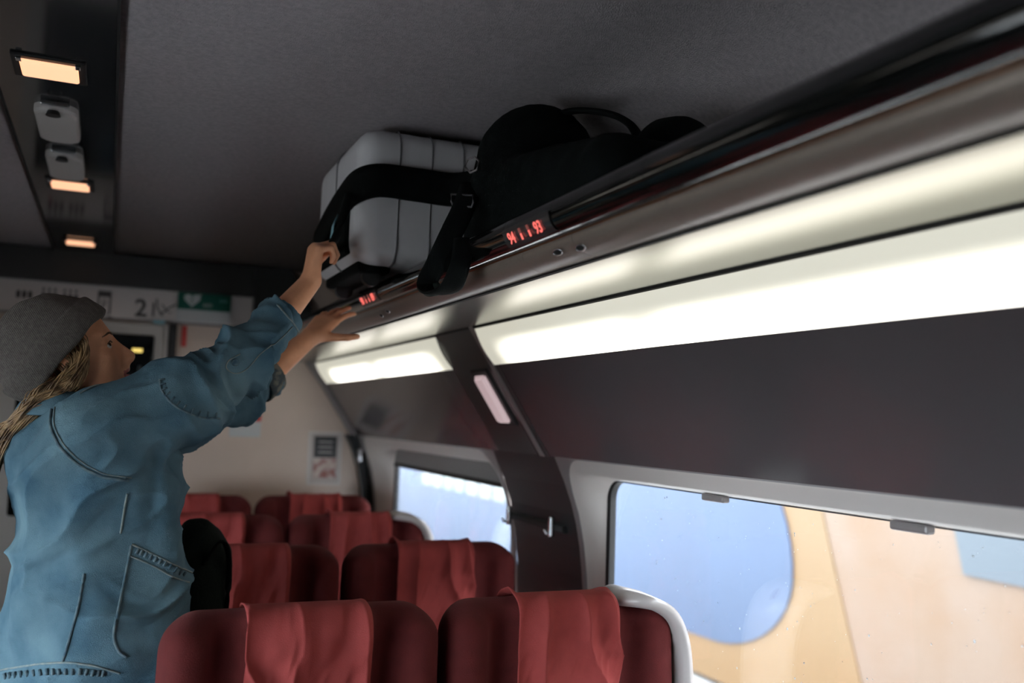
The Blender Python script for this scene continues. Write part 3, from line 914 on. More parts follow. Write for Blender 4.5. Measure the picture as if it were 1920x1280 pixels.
for a in np.linspace(90, 270, 22): pts.append((4.55 + .70 * math.cos(math.radians(a)), .86 + .46 * math.sin(math.radians(a)) * (1.5 if a < 180 else 1)))
pts += [(9.5, .31), (19, .16)]
ext_poly('blue_panel', pts, 'ext_blue', .03)
ext_poly('side_window', [(-3, .98), (2.82, 1.03), (2.90, 1.35), (-3, 1.35)], 'ext_slate', .03)
ext_poly('side_window', [(-6, .98), (-4, 1.03), (-4, 1.35), (-6, 1.35)], 'ext_slate', .03)
for k in range(7):
    ya = 7.55 + k * .34
    ext_poly('white_placard', [(ya, .885), (ya + .27, .885), (ya + .27, 1.06), (ya, 1.06)], 'ext_white', .05)
struct(box('ground', (1.6, -14, -1.2), (20, 30, -1.1), M['ext_ground']))
struct(box('ground', (-20, -14, -1.2), (-1.9, 30, -1.1), M['ext_ground']))
# the carriage's own outer skin above and below the windows
for s_ in (1, -1):
    x0, x1 = (1.42, 1.47) if s_ > 0 else (-1.80, -1.75)
    struct(box('outer_skin', (x0, YN, -.1), (x1, YF, .58), M['outer']))
    struct(box('outer_skin', (x0, YN, 1.52), (x1, YF, 2.5), M['outer']))
    for ya, yb in (((YN, -1.9), (.12, .62), (2.62, 3.08), (5.08, YF)) if s_ > 0 else ((YN, -.8), (2.62, 3.08), (5.08, YF))):
        struct(box('outer_skin', (x0, ya, .58), (x1, yb, 1.52), M['outer']))
struct(box('roof', (-1.80, YN - .05, 2.44), (1.47, YF + .05, 2.5), M['outer']))

# ================================================================== SEATS
def seat_sdf(side):
    """side: +1 window seat, -1 aisle seat; local x centred, front is -y, z up"""
    def f(P):
        d = s_box(P, (0, .03, .83), (.252, .055, .362), .05)
        for s_ in (-1, 1):
            d = smin(d, s_cone(P, (s_ * .226, -.045, .62), (s_ * .228, -.035, 1.132), .046, .040), .05)
            d = smin(d, s_cone(P, (s_ * .224, .03, .55), (s_ * .228, .02, 1.12), .05, .044), .04)
        # central cushion with its own roll, grooves either side
        d = smin(d, s_box(P, (0, -.010, .84), (.135, .048, .355), .04), .02)
        for s_ in (-1, 1): d = smax(d, -s_cone(P, (s_ * .160, -.066, .45), (s_ * .160, -.060, 1.13), .024, .022), .015)
        return d
    return f
def seat_front(f, x, z, y0=-.16):
    P = np.stack([x, np.full_like(x, y0), z], 1)
    for _ in range(40):
        d = f(P); P[:, 1] += np.clip(d, -.01, .05) * .8
        P[:, 1] = np.minimum(P[:, 1], .09)
    return P[:, 1]

seat_parts = {}
_f = seat_sdf(1)
def seat_disp(V):
    return .0016 * vnoise(V * 14, 3)
_sm = net_obj('backrest', _f, (-.34, -.14, .42), (.34, .13, 1.24), .009, M['seat'], it=2, disp=seat_disp)
def make_cover(seed, tilt):
    nx, nz = 76, 84
    w = .122
    U, Vv = np.meshgrid(np.linspace(-1, 1, nx), np.linspace(0, 1, nz))
    u = U.ravel(); v = Vv.ravel()
    x = u * w * (1 + .03 * v)
    # around the crown: rays from a point inside the headrest; then straight down the front
    th = np.clip(v / .30, 0, 1) * math.pi
    dy = np.cos(th); dz = np.sin(th)
    zc = 1.125
    drop = np.clip((v - .30) / .70, 0, 1) * .33
    P = np.stack([x, np.full_like(x, .02), zc - drop], 1)
    D = np.stack([0 * x, dy, dz], 1)
    lo_ = np.zeros_like(x); hi_ = np.full_like(x, .2)
    for _ in range(26):
        mid = (lo_ + hi_) / 2
        inside = _f(P + D * mid[:, None]) < 0
        lo_ = np.where(inside, mid, lo_); hi_ = np.where(inside, hi_, mid)
    Q = P + D * (lo_ + .005)[:, None]
    # folds that fan out from gathers near the crown
    fz = np.clip((v - .16) / .12, 0, 1)
    s_ = (v - .16) * .5
    ang = x * 40 + 2.6 * vnoise(np.stack([x * 11, v * 3.5, 0 * x + seed], 1), seed) + s_ * (7 * np.sin(seed * 1.7 + x * 22))
    fold = (1 - np.abs(np.sin(ang)) ** .7) * 1.2
    fold += .8 * np.maximum(0, vnoise(np.stack([x * 30 + s_ * 14, v * 5, 0 * x + seed + .5], 1), seed + 2))
    fine = 2.2 * (1 - np.abs(vnoise(np.stack([x * 48 + s_ * 16, v * 9, 0 * x + 4.5], 1), seed + 5)) * 2)
    amp = .021 * fz * (1.15 - .55 * v)
    off = fold * amp + .0014 * fine * fz + .001
    Q = Q + D * off[:, None]
    co = np.clip((np.abs(u) - .84) / .16, 0, 1) * np.clip(1 - np.abs(v - .17) / .10, 0, 1)
    Q[:, 2] += co * (.020 if tilt else .008) * np.where(u < 0, 1, .5)
    Fc = [(j * nx + i, j * nx + i + 1, (j + 1) * nx + i + 1, (j + 1) * nx + i) for j in range(nz - 1) for i in range(nx - 1)]
    o = link_mesh('headrest_cover', Q, Fc, M['cover'], smooth=True)
    md = o.modifiers.new('cloth', 'SOLIDIFY'); md.thickness = .003; md.offset = 1
    return o
_cv = [make_cover(2, False), make_cover(9, True)]
# pale outer shell around the outboard wing
def make_shell():
    V = []; Fc = []
    prof = []
    # path up the outer side and over the shoulder (x, z), swept in y
    path = [(.270, .45), (.274, .7), (.276, .95), (.273, 1.04), (.262, 1.10), (.240, 1.143), (.208, 1.166), (.165, 1.176), (.12, 1.176)]
    path = spline(path, 40)
    n = len(path)
    for i, (x, z) in enumerate(path):
        t = i / (n - 1)
        a = path[max(i - 1, 0)]; b = path[min(i + 1, n - 1)]
        tx, tz = nrm([b[0] - a[0], b[1] - a[1]]); nx_, nz_ = tz, -tx
        fade = 1 - max(0, (t - .82) / .18) ** 2 * .8
        th = .026 * fade
        for (yy_, dd) in ((-.078 * fade, -.002), (-.095 * fade, .45 * th), (-.088 * fade, th), (0, th * 1.15), (.085 * fade, th), (.098 * fade, .3 * th), (.085 * fade, -.002)):
            V.append((x + nx_ * dd, yy_ + .0, z + nz_ * dd))
    k = 7
    for i in range(n - 1):
        for j in range(k):
            Fc.append((i * k + j, i * k + (j + 1) % k, (i + 1) * k + (j + 1) % k, (i + 1) * k + j))
    Fc.append(tuple(range(k))); Fc.append(tuple((n - 1) * k + j for j in range(k)))
    return link_mesh('side_shell', V, Fc, M['shell'], smooth=True)
_sh = make_shell()
bm = bmesh.new(); add_box(bm, (-.25, -.49, .33), (.25, .02, .47), .05, 5); _cu = obj('seat_cushion', bm, M['seat'], smooth=True)
bm = bmesh.new(); add_box(bm, (-.24, -.44, .28), (.24, .02, .335), .01); add_box(bm, (-.06, -.35, 0), (.06, -.05, .29), .01); _ba = obj('seat_base', bm, M['seat_base'])
bm = bmesh.new(); add_box(bm, (-.02, -.40, .60), (.02, -.02, .64), .012, 3); add_box(bm, (-.012, -.10, .44), (.012, -.05, .61), .005); _ar = obj('armrest', bm, M['seat_base'], smooth=False)
protos = [_sm, _cu, _ba, _ar] + _cv + [_sh]
SEATS = [(1.94, .390, 0, 'nearest aisle seat, red cloth headrest cover, beside the woman'),
         (1.94, .955, 1, 'nearest window seat, red cloth cover and pale outer shell by the near window'),
         (2.84, .385, 0, 'dark maroon aisle seat in the second row, behind the dark green bag'),
         (2.84, .950, 1, 'dark maroon window seat in the second row, beside the pillar'),
         (3.72, .370, 0, 'aisle seat in the third row, one row behind the seat with the bag'),
         (3.72, .935, 1, 'window seat in the third row with a pale shell seen against the far window'),
         (4.60, .370, 0, 'aisle seat in the last row before the end wall'),
         (4.60, .935, 1, 'window seat in the last row, under the framed poster')]
used = set()
for k, (y, x, win, lab) in enumerate(SEATS):
    root = thing('train_seat', lab, 'seat', (x, y, 0), 'maroon train seats')
    for p in [_sm, _cu, _ba, _ar, _cv[win]] + ([_sh] if win and k not in (3, 7) else []):
        if p.name in used: q = p.copy(); C.objects.link(q)
        else: q = p; used.add(p.name)
        q.name = p.name.split('.')[0]
        q.parent = root
        if p is _sh and k == 3: q.location = (-.012, .05, -.045)
        if p is _ar: q.location = (-.262, 0, 0)

# ================================================================== LUGGAGE
# dark green bag on the second-row seat
def f_green(P):
    d = s_box(P, (.228, 2.585, .86), (.078, .085, .37), .07)
    d = smin(d, s_ell(P, (.232, 2.575, 1.19), (.080, .08, .115)), .05)
    d = smin(d, s_ell(P, (.235, 2.53, 1.02), (.075, .05, .13)), .03)
    return d
gb = thing('travel_bag', 'dark green bag on the second row aisle seat, right beside the denim jacket', 'bag', (0, 0, 0))
net_obj('bag_body', f_green, (.02, 2.42, .46), (.38, 2.74, 1.36), .010, M['greenbag'], gb, it=2, disp=lambda V: .006 * vnoise(V * np.array([22, 22, 9]), 5) + .004 * vnoise(V * 40, 6))
tube('bag_handle', spline([(.24, 2.49, 1.20), (.275, 2.47, 1.26), (.30, 2.50, 1.22), (.305, 2.51, 1.12), (.295, 2.50, 1.05)], 24), .008, M['strap'], gb, flat=.5)

# pale grey suitcase on the rack
cc = (.780, 2.630, 2.160); ch = (.225, .270, .180)
sc = thing('suitcase', 'pale grey hard suitcase with black straps being pushed onto the luggage rack', 'suitcase', cc)
net_obj('shell', lambda P: s_box(P, (0, 0, 0), ch, .055), (-.26, -.31, -.22), (.26, .31, .22), .012, M['case'], sc, it=3)
def case_loop(x, e=.0012):
    pts = rrect(-ch[1] - e, ch[1] + e, -ch[2] - e, ch[2] + e, .055, 8)
    return [(x, y, z) for y, z in pts]
for x in (-.118, -.030, .058, .140):
    tube('shell_groove', case_loop(x), .0022, M['case_groove'], sc, seg=6, closed=True)
tube('shell_seam', [(p[1] * .0 + .0 + q[0], 0, q[1]) for p, q in zip(case_loop(0), rrect(-ch[0] - .001, ch[0] + .001, -ch[2] - .001, ch[2] + .001, .055, 8))], .003, M['case_groove'], sc, seg=6, closed=True)
bm = bmesh.new(); add_box(bm, (-.20, -.20, -ch[2] - .018), (-.11, .22, -ch[2] + .02), .012, 3); obj('case_foot', bm, M['pack'], sc)
bm = bmesh.new(); add_box(bm, (-ch[0] - .012, -.185, -.150), (-ch[0] + .02, .245, -.015), .014, 3); obj('side_panel', bm, M['pack'], sc)
for y in (-.16, .16):
    bm = bmesh.new()
    bmesh.ops.create_cone(bm, cap_ends=True, segments=20, radius1=.026, radius2=.026, depth=.022, matrix=Matrix.Translation((-.155, y, -ch[2] - .025)) @ Matrix.Rotation(math.pi / 2, 4, 'X'))
    obj('wheel', bm, M['rubber'], sc, smooth=False)
hp = spline([(-.235, -.05, -.135), (-.262, -.14, -.138), (-.284, -.235, -.142), (-.288, -.305, -.142), (-.282, -.325, -.11), (-.262, -.30, -.05), (-.245, -.25, -.01)], 36)
tube('carry_strap', hp, .012, M['strap'], sc, seg=12, flat=.45)
o = tube('address_tag', [(-.246, -.13, -.045), (-.262, -.15, -.075), (-.268, -.165, -.115)], .015, M['tag'], sc, seg=8, flat=.15, upv=(1, 0, 0))

# black backpack lying on the rack
bp = thing('backpack', 'large black backpack with a thick top handle lying on the rack', 'backpack', (.93, 1.75, 1.90))
O_ = np.array([.93, 1.75, 1.90])
def f_pack(P):
    sl_ = P.copy(); sl_[:, 2] = P[:, 2] + np.clip(.1 - P[:, 1], 0, 1) * .16
    d = s_box(sl_, (.015, .00, .135), (.205, .37, .128), .06)
    d = smin(d, s_ell(P, (-.045, .225, .27), (.150, .120, .150)), .05)
    d = smin(d, s_ell(P, (-.075, .25, .17), (.115, .105, .16)), .04)
    return smax(d, .004 - P[:, 2], .01)
net_obj('pack_body', f_pack, (-.26, -.52, -.02), (.28, .44, .46), .012, M['pack'], bp, it=2, disp=lambda V: .005 * vnoise(V * 16, 8) + .002 * vnoise(V * 45, 9) - .002)
def wp(P_): return [tuple(np.array(p) - O_) for p in P_]
hpts = [onX(x, y, X) for x, y, X in ((1040, 232, .92), (1052, 214, .92), (1090, 207, .93), (1145, 214, .94), (1180, 232, .95), (1197, 256, .95))]
tube('top_handle', wp(spline(hpts, 30)), .012, M['strap'], bp, seg=12, flat=.6)
def ribbon(name, pts, half, up, material, parent, th=.004, n=48):
    P_ = spline(pts, n); V = []; Fc = []
    up = nrm(up)
    for i, p in enumerate(P_):
        t = nrm(np.array(P_[min(i + 1, len(P_) - 1)]) - np.array(P_[max(i - 1, 0)]))
        w = nrm(up - t * (up @ t)); nn = np.cross(t, w)
        hh = half[0] + (half[1] - half[0]) * i / (len(P_) - 1) if hasattr(half, '__len__') else half
        for a, b in ((-1, -1), (-1, 1), (-.5, 1.5), (.5, 1.5), (1, 1), (1, -1), (.5, -1.5), (-.5, -1.5)):
            V.append(p + w * hh * a + nn * th * b)
    k = 8
    for i in range(len(P_) - 1):
        for j in range(k): Fc.append((i * k + j, i * k + (j + 1) % k, (i + 1) * k + (j + 1) % k, (i + 1) * k + j))
    Fc.append(tuple(range(k))); Fc.append(tuple((len(P_) - 1) * k + j for j in range(k)))
    return link_mesh(name, V, Fc, material, parent, smooth=True)
ribbon('shoulder_strap', wp([(.86, 2.10, 2.17), (.845, 2.22, 2.18), (.80, 2.325, 2.185), (.70, 2.345, 2.19), (.60, 2.345, 2.188), (.548, 2.385, 2.170), (.538, 2.50, 2.150), (.536, 2.66, 2.120), (.538, 2.80, 2.085)]), (.046, .040), (0, 0, 1), M['strap'], bp, .006)
# hanging strap loop in front of the rail
lp = [onX(x, y, X) for x, y, X in ((885, 345, .735), (868, 392, .690), (845, 440, .662), (818, 495, .655), (800, 532, .652), (815, 549, .650), (842, 540, .648), (858, 512, .650), (866, 480, .654), (868, 448, .672))]
ribbon('hanging_strap', wp(lp), (.026, .020), (.92, -.39, 0), M['strap'], bp, .003)
lp2 = [onX(x, y, X) for x, y, X in ((803, 515, .660), (808, 540, .660), (830, 548, .660), (852, 528, .660), (862, 500, .662))]
ribbon('strap_pad', wp(lp2), .022, (.55, -.8, .1), M['teal_web'], bp, .003)
def ringpx(nm, pts, X, r_, mt):
    return tube(nm, wp([onX(x, y, X) for x, y in pts]), r_, M[mt], bp, seg=8, closed=True)
ringpx('strap_buckle', [(846, 364), (886, 366), (887, 380), (884, 388), (850, 386), (846, 378)], .700, .0022, 'case_groove')
ringpx('strap_ring', [(872, 312), (878, 298), (890, 294), (898, 302), (894, 318), (882, 324)], .715, .0024, 'trim')
# second dark bag farther right
c2 = onX(1262, 262, 1.0)
b2 = thing('duffel_bag', 'small dark lump of a black bag on the rack, right of the backpack handle', 'bag', tuple(c2))
net_obj('bag_body', lambda P: smin(s_ell(P, (0, 0, -.01), (.075, .085, .050)), s_box(P, (.03, -.02, -.08), (.09, .09, .06), .04), .03), (-.14, -.16, -.16), (.16, .16, .08), .010, M['pack'], b2, it=2, disp=lambda V: .003 * vnoise(V * 25, 4))

# ================================================================== THE WOMAN
WM = thing('person', 'woman in a grey beanie and blue denim jacket reaching up to the luggage rack', 'person', (0, 2.3, 0))
WO = np.array([0, 2.3, 0])
Fd = nrm([math.cos(math.radians(22)), .0, math.sin(math.radians(22))]); Ud = nrm([-Fd[2], 0, Fd[0]]); Sd = np.array([0, 1., 0])
HO = np.array([-.081, 2.30, 1.680])
HR = np.stack([Fd, Sd, Ud], 1)
def hl(f_, s_, u_): return HO + Fd * f_ + Sd * s_ + Ud * u_
SR, ER, WR = np.array([0, 2.145, 1.535]), np.array([.262, 2.19, 1.685]), np.array([.438, 2.33, 1.908])
SLf, EL, WL = np.array([.03, 2.46, 1.52]), np.array([.30, 2.54, 1.615]), np.array([.505, 2.65, 1.795])

def hand_cones(Wr, D, N, T, curls, spread, thumb, palm_scale=1.0):
    D = nrm(D); N = nrm(N - D * (N @ D)); T = nrm(T - D * (T @ D) - N * (T @ N))
    out = []; nails = []
    L = [(.041, .025, .020), (.046, .029, .021), (.043, .027, .021), (.034, .020, .018)]
    base = [.026, .0085, -.0095, -.0265]
    kn = [.086, .090, .086, .078]
    for k in range(4):
        p = Wr + D * kn[k] + T * base[k]
        d = nrm(D + T * spread[k])
        out.append(('palm', Wr + D * .012 + T * base[k] * .55, p, .0165, .0120))
        ang = 0
        for j in range(3):
            ang += math.radians(curls[k][j])
            dd = d * math.cos(ang) + N * math.sin(ang)
            q = p + dd * L[k][j]
            r0 = (.0092, .0083, .0076)[j] * (.9 if k == 3 else 1); r1 = (.0083, .0076, .0064)[j] * (.9 if k == 3 else 1)
            out.append(('f%d' % k, p, q, r0, r1)); p = q
        nails.append((p, dd, -N * math.cos(ang) + d * math.sin(ang)))
    p = Wr + D * .022 + T * .022 + N * .006
    for j, (l, d) in enumerate(zip((.042, .032, .027), thumb)):
        dd = nrm(D * d[0] + T * d[1] + N * d[2]); q = p + dd * l
        out.append(('t', p, q, (.0150, .0110, .0100)[j], (.0112, .0100, .0078)[j])); p = q
    return out, (D, N, T), nails
HRt, fr_r, nails_r = hand_cones(WR, np.array([.10, .04, .99]), np.array([1., .15, -.1]), np.array([0, 1., 0]),
    [(58, 72, 42), (64, 78, 44), (68, 80, 44), (70, 82, 44)], (.04, 0, -.03, -.06), ((.75, .55, .35), (.9, .1, .6), (.8, -.2, .7)))
Dl = nrm([.62, .42, .67]); Tl = np.array([.62, -.62, -.32]); Tl = nrm(Tl - Dl * (Tl @ Dl)); Nl = np.cross(Dl, Tl)
HLt, fr_l, nails_l = hand_cones(WL, Dl, Nl, Tl, [(8, 14, 8), (6, 12, 8), (10, 14, 8), (14, 18, 10)], (.14, .03, -.05, -.16), ((.55, .85, .15), (.50, .85, .1), (.65, .75, .1)))

def f_body(P):
    d = s_ell(P, hl(-.008, 0, .045), (.097, .074, .088), HR)
    d = smin(d, s_ell(P, hl(.030, 0, -.020), (.063, .060, .080), HR), .03)
    d = smin(d, s_cone(P, hl(.045, 0, -.062), hl(.078, 0, -.098), .034, .017), .025)        # jaw and chin
    d = smin(d, s_cone(P, hl(-.01, -.045, -.045), hl(.05, -.026, -.088), .016, .014), .03)
    d = smin(d, s_cone(P, hl(-.01, .045, -.045), hl(.05, .026, -.088), .016, .014), .03)
    d = smin(d, s_ell(P, hl(.070, 0, .034), (.016, .048, .012), HR), .02)                   # brow ridge
    for s_ in (-1, 1):
        d = smin(d, s_ell(P, hl(.060, s_ * .036, -.022), (.020, .019, .017), HR), .02)      # cheek
        d = smax(d, -s_ell(P, hl(.094, s_ * .031, .010), (.013, .014, .0075), HR), .008)     # socket
        d = smin(d, s_ell(P, hl(.112, s_ * .0115, -.033), (.010, .0065, .007), HR), .006)   # nostril wing
        d = smin(d, s_ell(P, hl(-.012, s_ * .074, .0), (.016, .008, .030), HR), .008)       # ear
        d = smin(d, s_ell(P, hl(.0745, s_ * .031, .0175), (.009, .015, .005), HR), .006)     # upper lid
    d = smin(d, s_cone(P, hl(.076, 0, .005), hl(.092, 0, -.034), .016, .017), .016)
    d = smin(d, s_cone(P, hl(.087, 0, .020), hl(.116, 0, -.025), .0080, .0105), .012)       # nose
    d = smin(d, s_ell(P, hl(.090, 0, -.048), (.014, .020, .012), HR), .012)                 # upper lip mound
    d = smin(d, s_ell(P, hl(.099, 0, -.055), (.0075, .017, .0052), HR), .004)
    d = smin(d, s_ell(P, hl(.096, 0, -.0685), (.0080, .015, .0056), HR), .004)
    d = smax(d, -s_ell(P, hl(.103, 0, -.0615), (.014, .016, .0022), HR), .003)
    d = smin(d, s_cone(P, hl(-.035, 0, -.05), (-.055, 2.305, 1.50), .052, .058), .03)        # neck
    # trunk, pelvis, legs
    Q = (P - np.array([0, 2.3, 0])) * np.array([1, .78, 1]) + np.array([0, 2.3, 0])
    t = s_cone(Q, (-.02, 2.3, 1.42), (.0, 2.3, 1.12), .115, .105)
    t = smin(t, s_cone(Q, (.0, 2.3, 1.12), (-.005, 2.3, .93), .105, .135), .05)
    d = smin(d, t, .04)
    d = smin(d, s_cone(P, (-.02, 2.19, 1.49), (-.02, 2.43, 1.49), .062, .062), .05)
    for s_, kx in ((-1, .03), (1, -.02)):
        d = smin(d, s_cone(P, (-.005, 2.3 + s_ * .085, .90), (kx, 2.3 + s_ * .095, .50), .088, .058), .03)
        d = smin(d, s_cone(P, (kx, 2.3 + s_ * .095, .50), (kx - .02, 2.3 + s_ * .10, .10), .056, .036), .02)
        d = smin(d, s_cone(P, (kx - .02, 2.3 + s_ * .10, .06), (kx + .12, 2.3 + s_ * .11, .035), .035, .028), .02)
    for (a, b, c_, hc) in ((SR, ER, WR, HRt), (SLf, EL, WL, HLt)):
        d = smin(d, s_cone(P, a, b, .050, .040), .03)
        d = smin(d, s_cone(P, b, b + (c_ - b) * .35, .040, .039), .02)
        d = smin(d, s_cone(P, b + (c_ - b) * .35, c_, .039, .0255), .02)
        near = np.linalg.norm(P - c_, axis=1) < .26
        if near.any():
            Pn = P[near]; dn = d[near]
            pal = None
            for k_, p, q, r0, r1 in hc:
                if k_ == 'palm':
                    e = s_cone(Pn, p, q, r0, r1); pal = e if pal is None else smin(pal, e, .012)
            dn = smin(dn, pal, .014)
            for grp in ('f0', 'f1', 'f2', 'f3', 't'):
                g_ = None
                for k_, p, q, r0, r1 in hc:
                    if k_ == grp:
                        e = s_cone(Pn, p, q, r0, r1); g_ = e if g_ is None else smin(g_, e, .003)
                dn = smin(dn, g_, .010 if grp == 't' else .005)
            d = d.copy(); d[near] = dn
    return d
bd = net_obj('body', lambda P: f_body(P + WO), (-.34, -.32, 0), (.74, .50, 2.12), .0040, M['skin'], WM, it=1)
# slots for lips on the same skin mesh
bd.data.materials.append(M['lip'])
me = bd.data
co = np.zeros(len(me.vertices) * 3); me.vertices.foreach_get('co', co); co = co.reshape(-1, 3) + WO
loc_ = (co - HO) @ HR
vm = (loc_[:, 0] > .088) & (np.abs(loc_[:, 1]) < .021) & (loc_[:, 2] < -.0505) & (loc_[:, 2] > -.0735)
for p in me.polygons:
    if all(vm[v] for v in p.vertices): p.material_index = 1
# eyes, lashes, brows
def face_pt(s_, u_, lift):
    f_ = .150
    for _ in range(60):
        f_ -= float(f_body(hl(f_, s_, u_)[None])[0]) * .7
    return hl(f_ + lift, s_, u_) - WO
for s_ in (-1, 1):
    c = hl(.0735, s_ * .031, .0085) - WO
    bm = bmesh.new(); bmesh.ops.create_uvsphere(bm, u_segments=20, v_segments=14, radius=.0122, matrix=Matrix.Translation(c)); e_ = obj('eye', bm, M['eye'], WM, smooth=True)
    g_ = nrm(Fd * .84 + Ud * .22 + Sd * (s_ * .46))
    bm = bmesh.new(); bmesh.ops.create_uvsphere(bm, u_segments=16, v_segments=10, radius=.0072, matrix=Matrix.Translation(c + g_ * .0062)); obj('iris', bm, M['iris'], e_, smooth=True)
    tube('eyelashes', [face_pt(s_ * (.020 + .0045 * i), .0160 + q * .0012, .0005) for i, q in enumerate((-1.5, .6, 1.2, .8, -.6, -3.0))], .0016, M['brow'], WM, seg=6)
    tube('eyebrow', [face_pt(s_ * (.013 + .0066 * i), .0315 + .0042 * math.sin(i * .62), .0006) for i in range(7)], [.0020, .0030, .0032, .0030, .0026, .0020, .0012], M['brow'], WM, seg=8, flat=.8)
# beanie
BA = np.array([-.026, 2.3, 1.786]); BN = nrm([-.200, 0, .133])
def hat_core(P):
    d = s_ell(P, (-.140, 2.3, 1.703), (.104, .100, .118))
    return smin(d, s_ell(P, (-.098, 2.3, 1.735), (.103, .094, .086)), .03)
def f_hat(P):
    q = (P - BA) @ BN
    d = hat_core(P)
    shell = smax(d, -(q + .002), .008)
    cuff = smax(smax(d - .008, -(q + .002), .006), q - .058, .006)
    o_ = np.minimum(shell, cuff)
    inner = hat_core(P) + .012
    return smax(o_, -np.maximum(inner, q - .03), .004)
hat = net_obj('beanie', lambda P: f_hat(P + WO), (-.30, -.16, 1.52), (.06, .16, 1.88), .0045, None, WM, it=1,
    disp=lambda V: .0030 * vnoise(V * 28, 31) - .001)
mh = mat('grey_knit', (0.125, 0.112, 0.104), 0.95, noise=.22, nscale=120, bump=.5, bscale=420)
nt = mh.node_tree
wv = nt.nodes.new('ShaderNodeTexWave'); wv.inputs['Scale'].default_value = 90; wv.inputs['Distortion'].default_value = 1.5
tcn = [n for n in nt.nodes if n.type == 'TEX_COORD'][0]
mpn = nt.nodes.new('ShaderNodeMapping'); mpn.inputs['Rotation'].default_value = (0, math.radians(35), 0)
nt.links.new(tcn.outputs['Object'], mpn.inputs[0]); nt.links.new(mpn.outputs[0], wv.inputs[0])
bp2 = nt.nodes.new('ShaderNodeBump'); bp2.inputs['Strength'].default_value = .35; bp2.inputs['Distance'].default_value = .004
nt.links.new(wv.outputs['Fac'], bp2.inputs['Height'])
bb = [n for n in nt.nodes if n.type == 'BUMP' and n != bp2][0]
nt.links.new(bb.outputs[0], bp2.inputs['Normal']); nt.links.new(bp2.outputs[0], nt.nodes['Principled BSDF'].inputs['Normal'])
hat.data.materials.append(mh)
# hair: wavy locks from under the cuff, down the neck and over the back
rnd = random.Random(11)
HV = []; HF = []
for i in range(330):
    t = rnd.random()
    side = -1 if rnd.random() < .72 else 1
    az = 1.725 - .115 * t; a = np.array([-.022 - .665 * (1.786 - az), 0, az])
    yw = .078 * math.cos(math.radians(10 + 62 * t)) if t > .55 else .074
    y0 = 2.3 + side * (yw + rnd.uniform(-.008, .006))
    p0 = np.array([a[0] - .018, y0 - side * .006, a[2] + .020])
    p1 = np.array([a[0] + .012, y0 + side * .006, a[2] - .012])
    k = rnd.uniform(0, 1)
    p2 = np.array([-.058 - .065 * t - .03 * k, 2.3 + side * (.082 + .012 * rnd.random()), 1.625 - .03 * t + .012 * k])
    p3 = np.array([-.150 - .035 * k, 2.3 + side * (.075 - .02 * k), 1.570 - .025 * t - .01 * k])
    p4 = np.array([-.205 - .040 * k, 2.3 + side * (.06 - .05 * k), 1.490 - .03 * rnd.random()])
    p5 = np.array([-.222 - .042 * k, 2.3 + side * .04 * (1 - k), 1.40 - .06 * rnd.random()])
    p6 = np.array([-.222 - .042 * k, 2.3 + side * .03 * (1 - k), 1.27 - .10 * rnd.random()])
    pts = spline([p0, p1, p2, p3, p4, p5, p6], 42)
    ph = rnd.uniform(0, 6.28); am = rnd.uniform(.003, .012)
    pts = [p + np.array([math.sin(ph + j * .5) * am * .5, math.cos(ph + j * .42) * am * .5 + side * abs(math.sin(ph + j * .3)) * am * .4, math.sin(ph * 2 + j * .47) * am]) * min(1, j / 8) - WO for j, p in enumerate(pts)]
    rr = rnd.uniform(.0012, .0030)
    rs = [rr * (.6 + .6 * math.sin(math.pi * min(1, (j + 3) / (len(pts) + 1)))) for j in range(len(pts))]
    V_, F_ = tube(None, pts, rs, None, seg=6, flat=.55)
    b0 = len(HV); HV += V_; HF += [tuple(b0 + q for q in f) for f in F_]
link_mesh('hair', HV, HF, M['hair'], WM, smooth=True)

# denim jacket
def arm_mid(a, b, t): return a + (b - a) * t
CR = arm_mid(ER, WR, .60); CLf = arm_mid(EL, WL, .42)
def f_jacket(P):
    Q = (P - np.array([0, 2.3, 0])) * np.array([1, .80, 1]) + np.array([0, 2.3, 0])
    d = s_cone(Q, (-.005, 2.3, 1.40), (.010, 2.3, 1.10), .172, .186)
    d = smin(d, s_cone(Q, (.010, 2.3, 1.10), (.000, 2.3, .90), .186, .196), .03)
    d = smin(d, s_ell(P, (-.075, 2.30, 1.46), (.125, .20, .135)), .05)
    d = smin(d, s_cone(P, (-.015, 2.17, 1.515), (-.005, 2.44, 1.51), .092, .085), .06)
    d = smin(d, s_cone(P, (.10, 2.14, 1.40), (.14, 2.18, 1.0), .05, .07), .06)
    for (a, b, c_, m_, w) in ((SR, ER, CR, .094, 1.0), (SLf, EL, CLf, .080, .88)):
        mid = arm_mid(a, b, .5) + np.array([.0, 0, -.012])
        d = smin(d, s_cone(P, a, mid, .100 * w, m_), .05)
        d = smin(d, s_cone(P, mid, b, m_, .071 * w), .03)
        d = smin(d, s_cone(P, b, c_ + (c_ - b) * .25, .071 * w, .051), .02)
        # flat ends at the cuffs, hollow inside
        ax = nrm(c_ - b)
    # hem
    d = smax(d, .985 - P[:, 2], .006)
    for (b, c_) in ((ER, CR), (EL, CLf)):
        ax = nrm(c_ - b); q = (P - c_) @ ax
        rad = np.linalg.norm(P - c_ - q[:, None] * ax, axis=1)
        loc = rad < .11
        d = np.where(loc & (q > -.12), np.maximum(d, q), d)
        cuff = np.maximum(np.maximum(rad - (.0545 - q * .06), -q - .048), q)
        d = np.where(loc, smin(d, cuff, .006), d)
        hole = np.maximum(rad - .043, -(q + .05))
        d = np.where(loc, smax(d, -hole, .004), d)
    # neck opening
    d = smax(d, -s_cone(P, (-.060, 2.305, 1.52), (-.085, 2.305, 1.68), .055, .075), .012)
    return d
def ridge(c, seed, sharp=1.6):
    return 1 - np.clip(np.abs(vnoise(c, seed)) * 2.4, 0, 1) ** (1 / sharp)
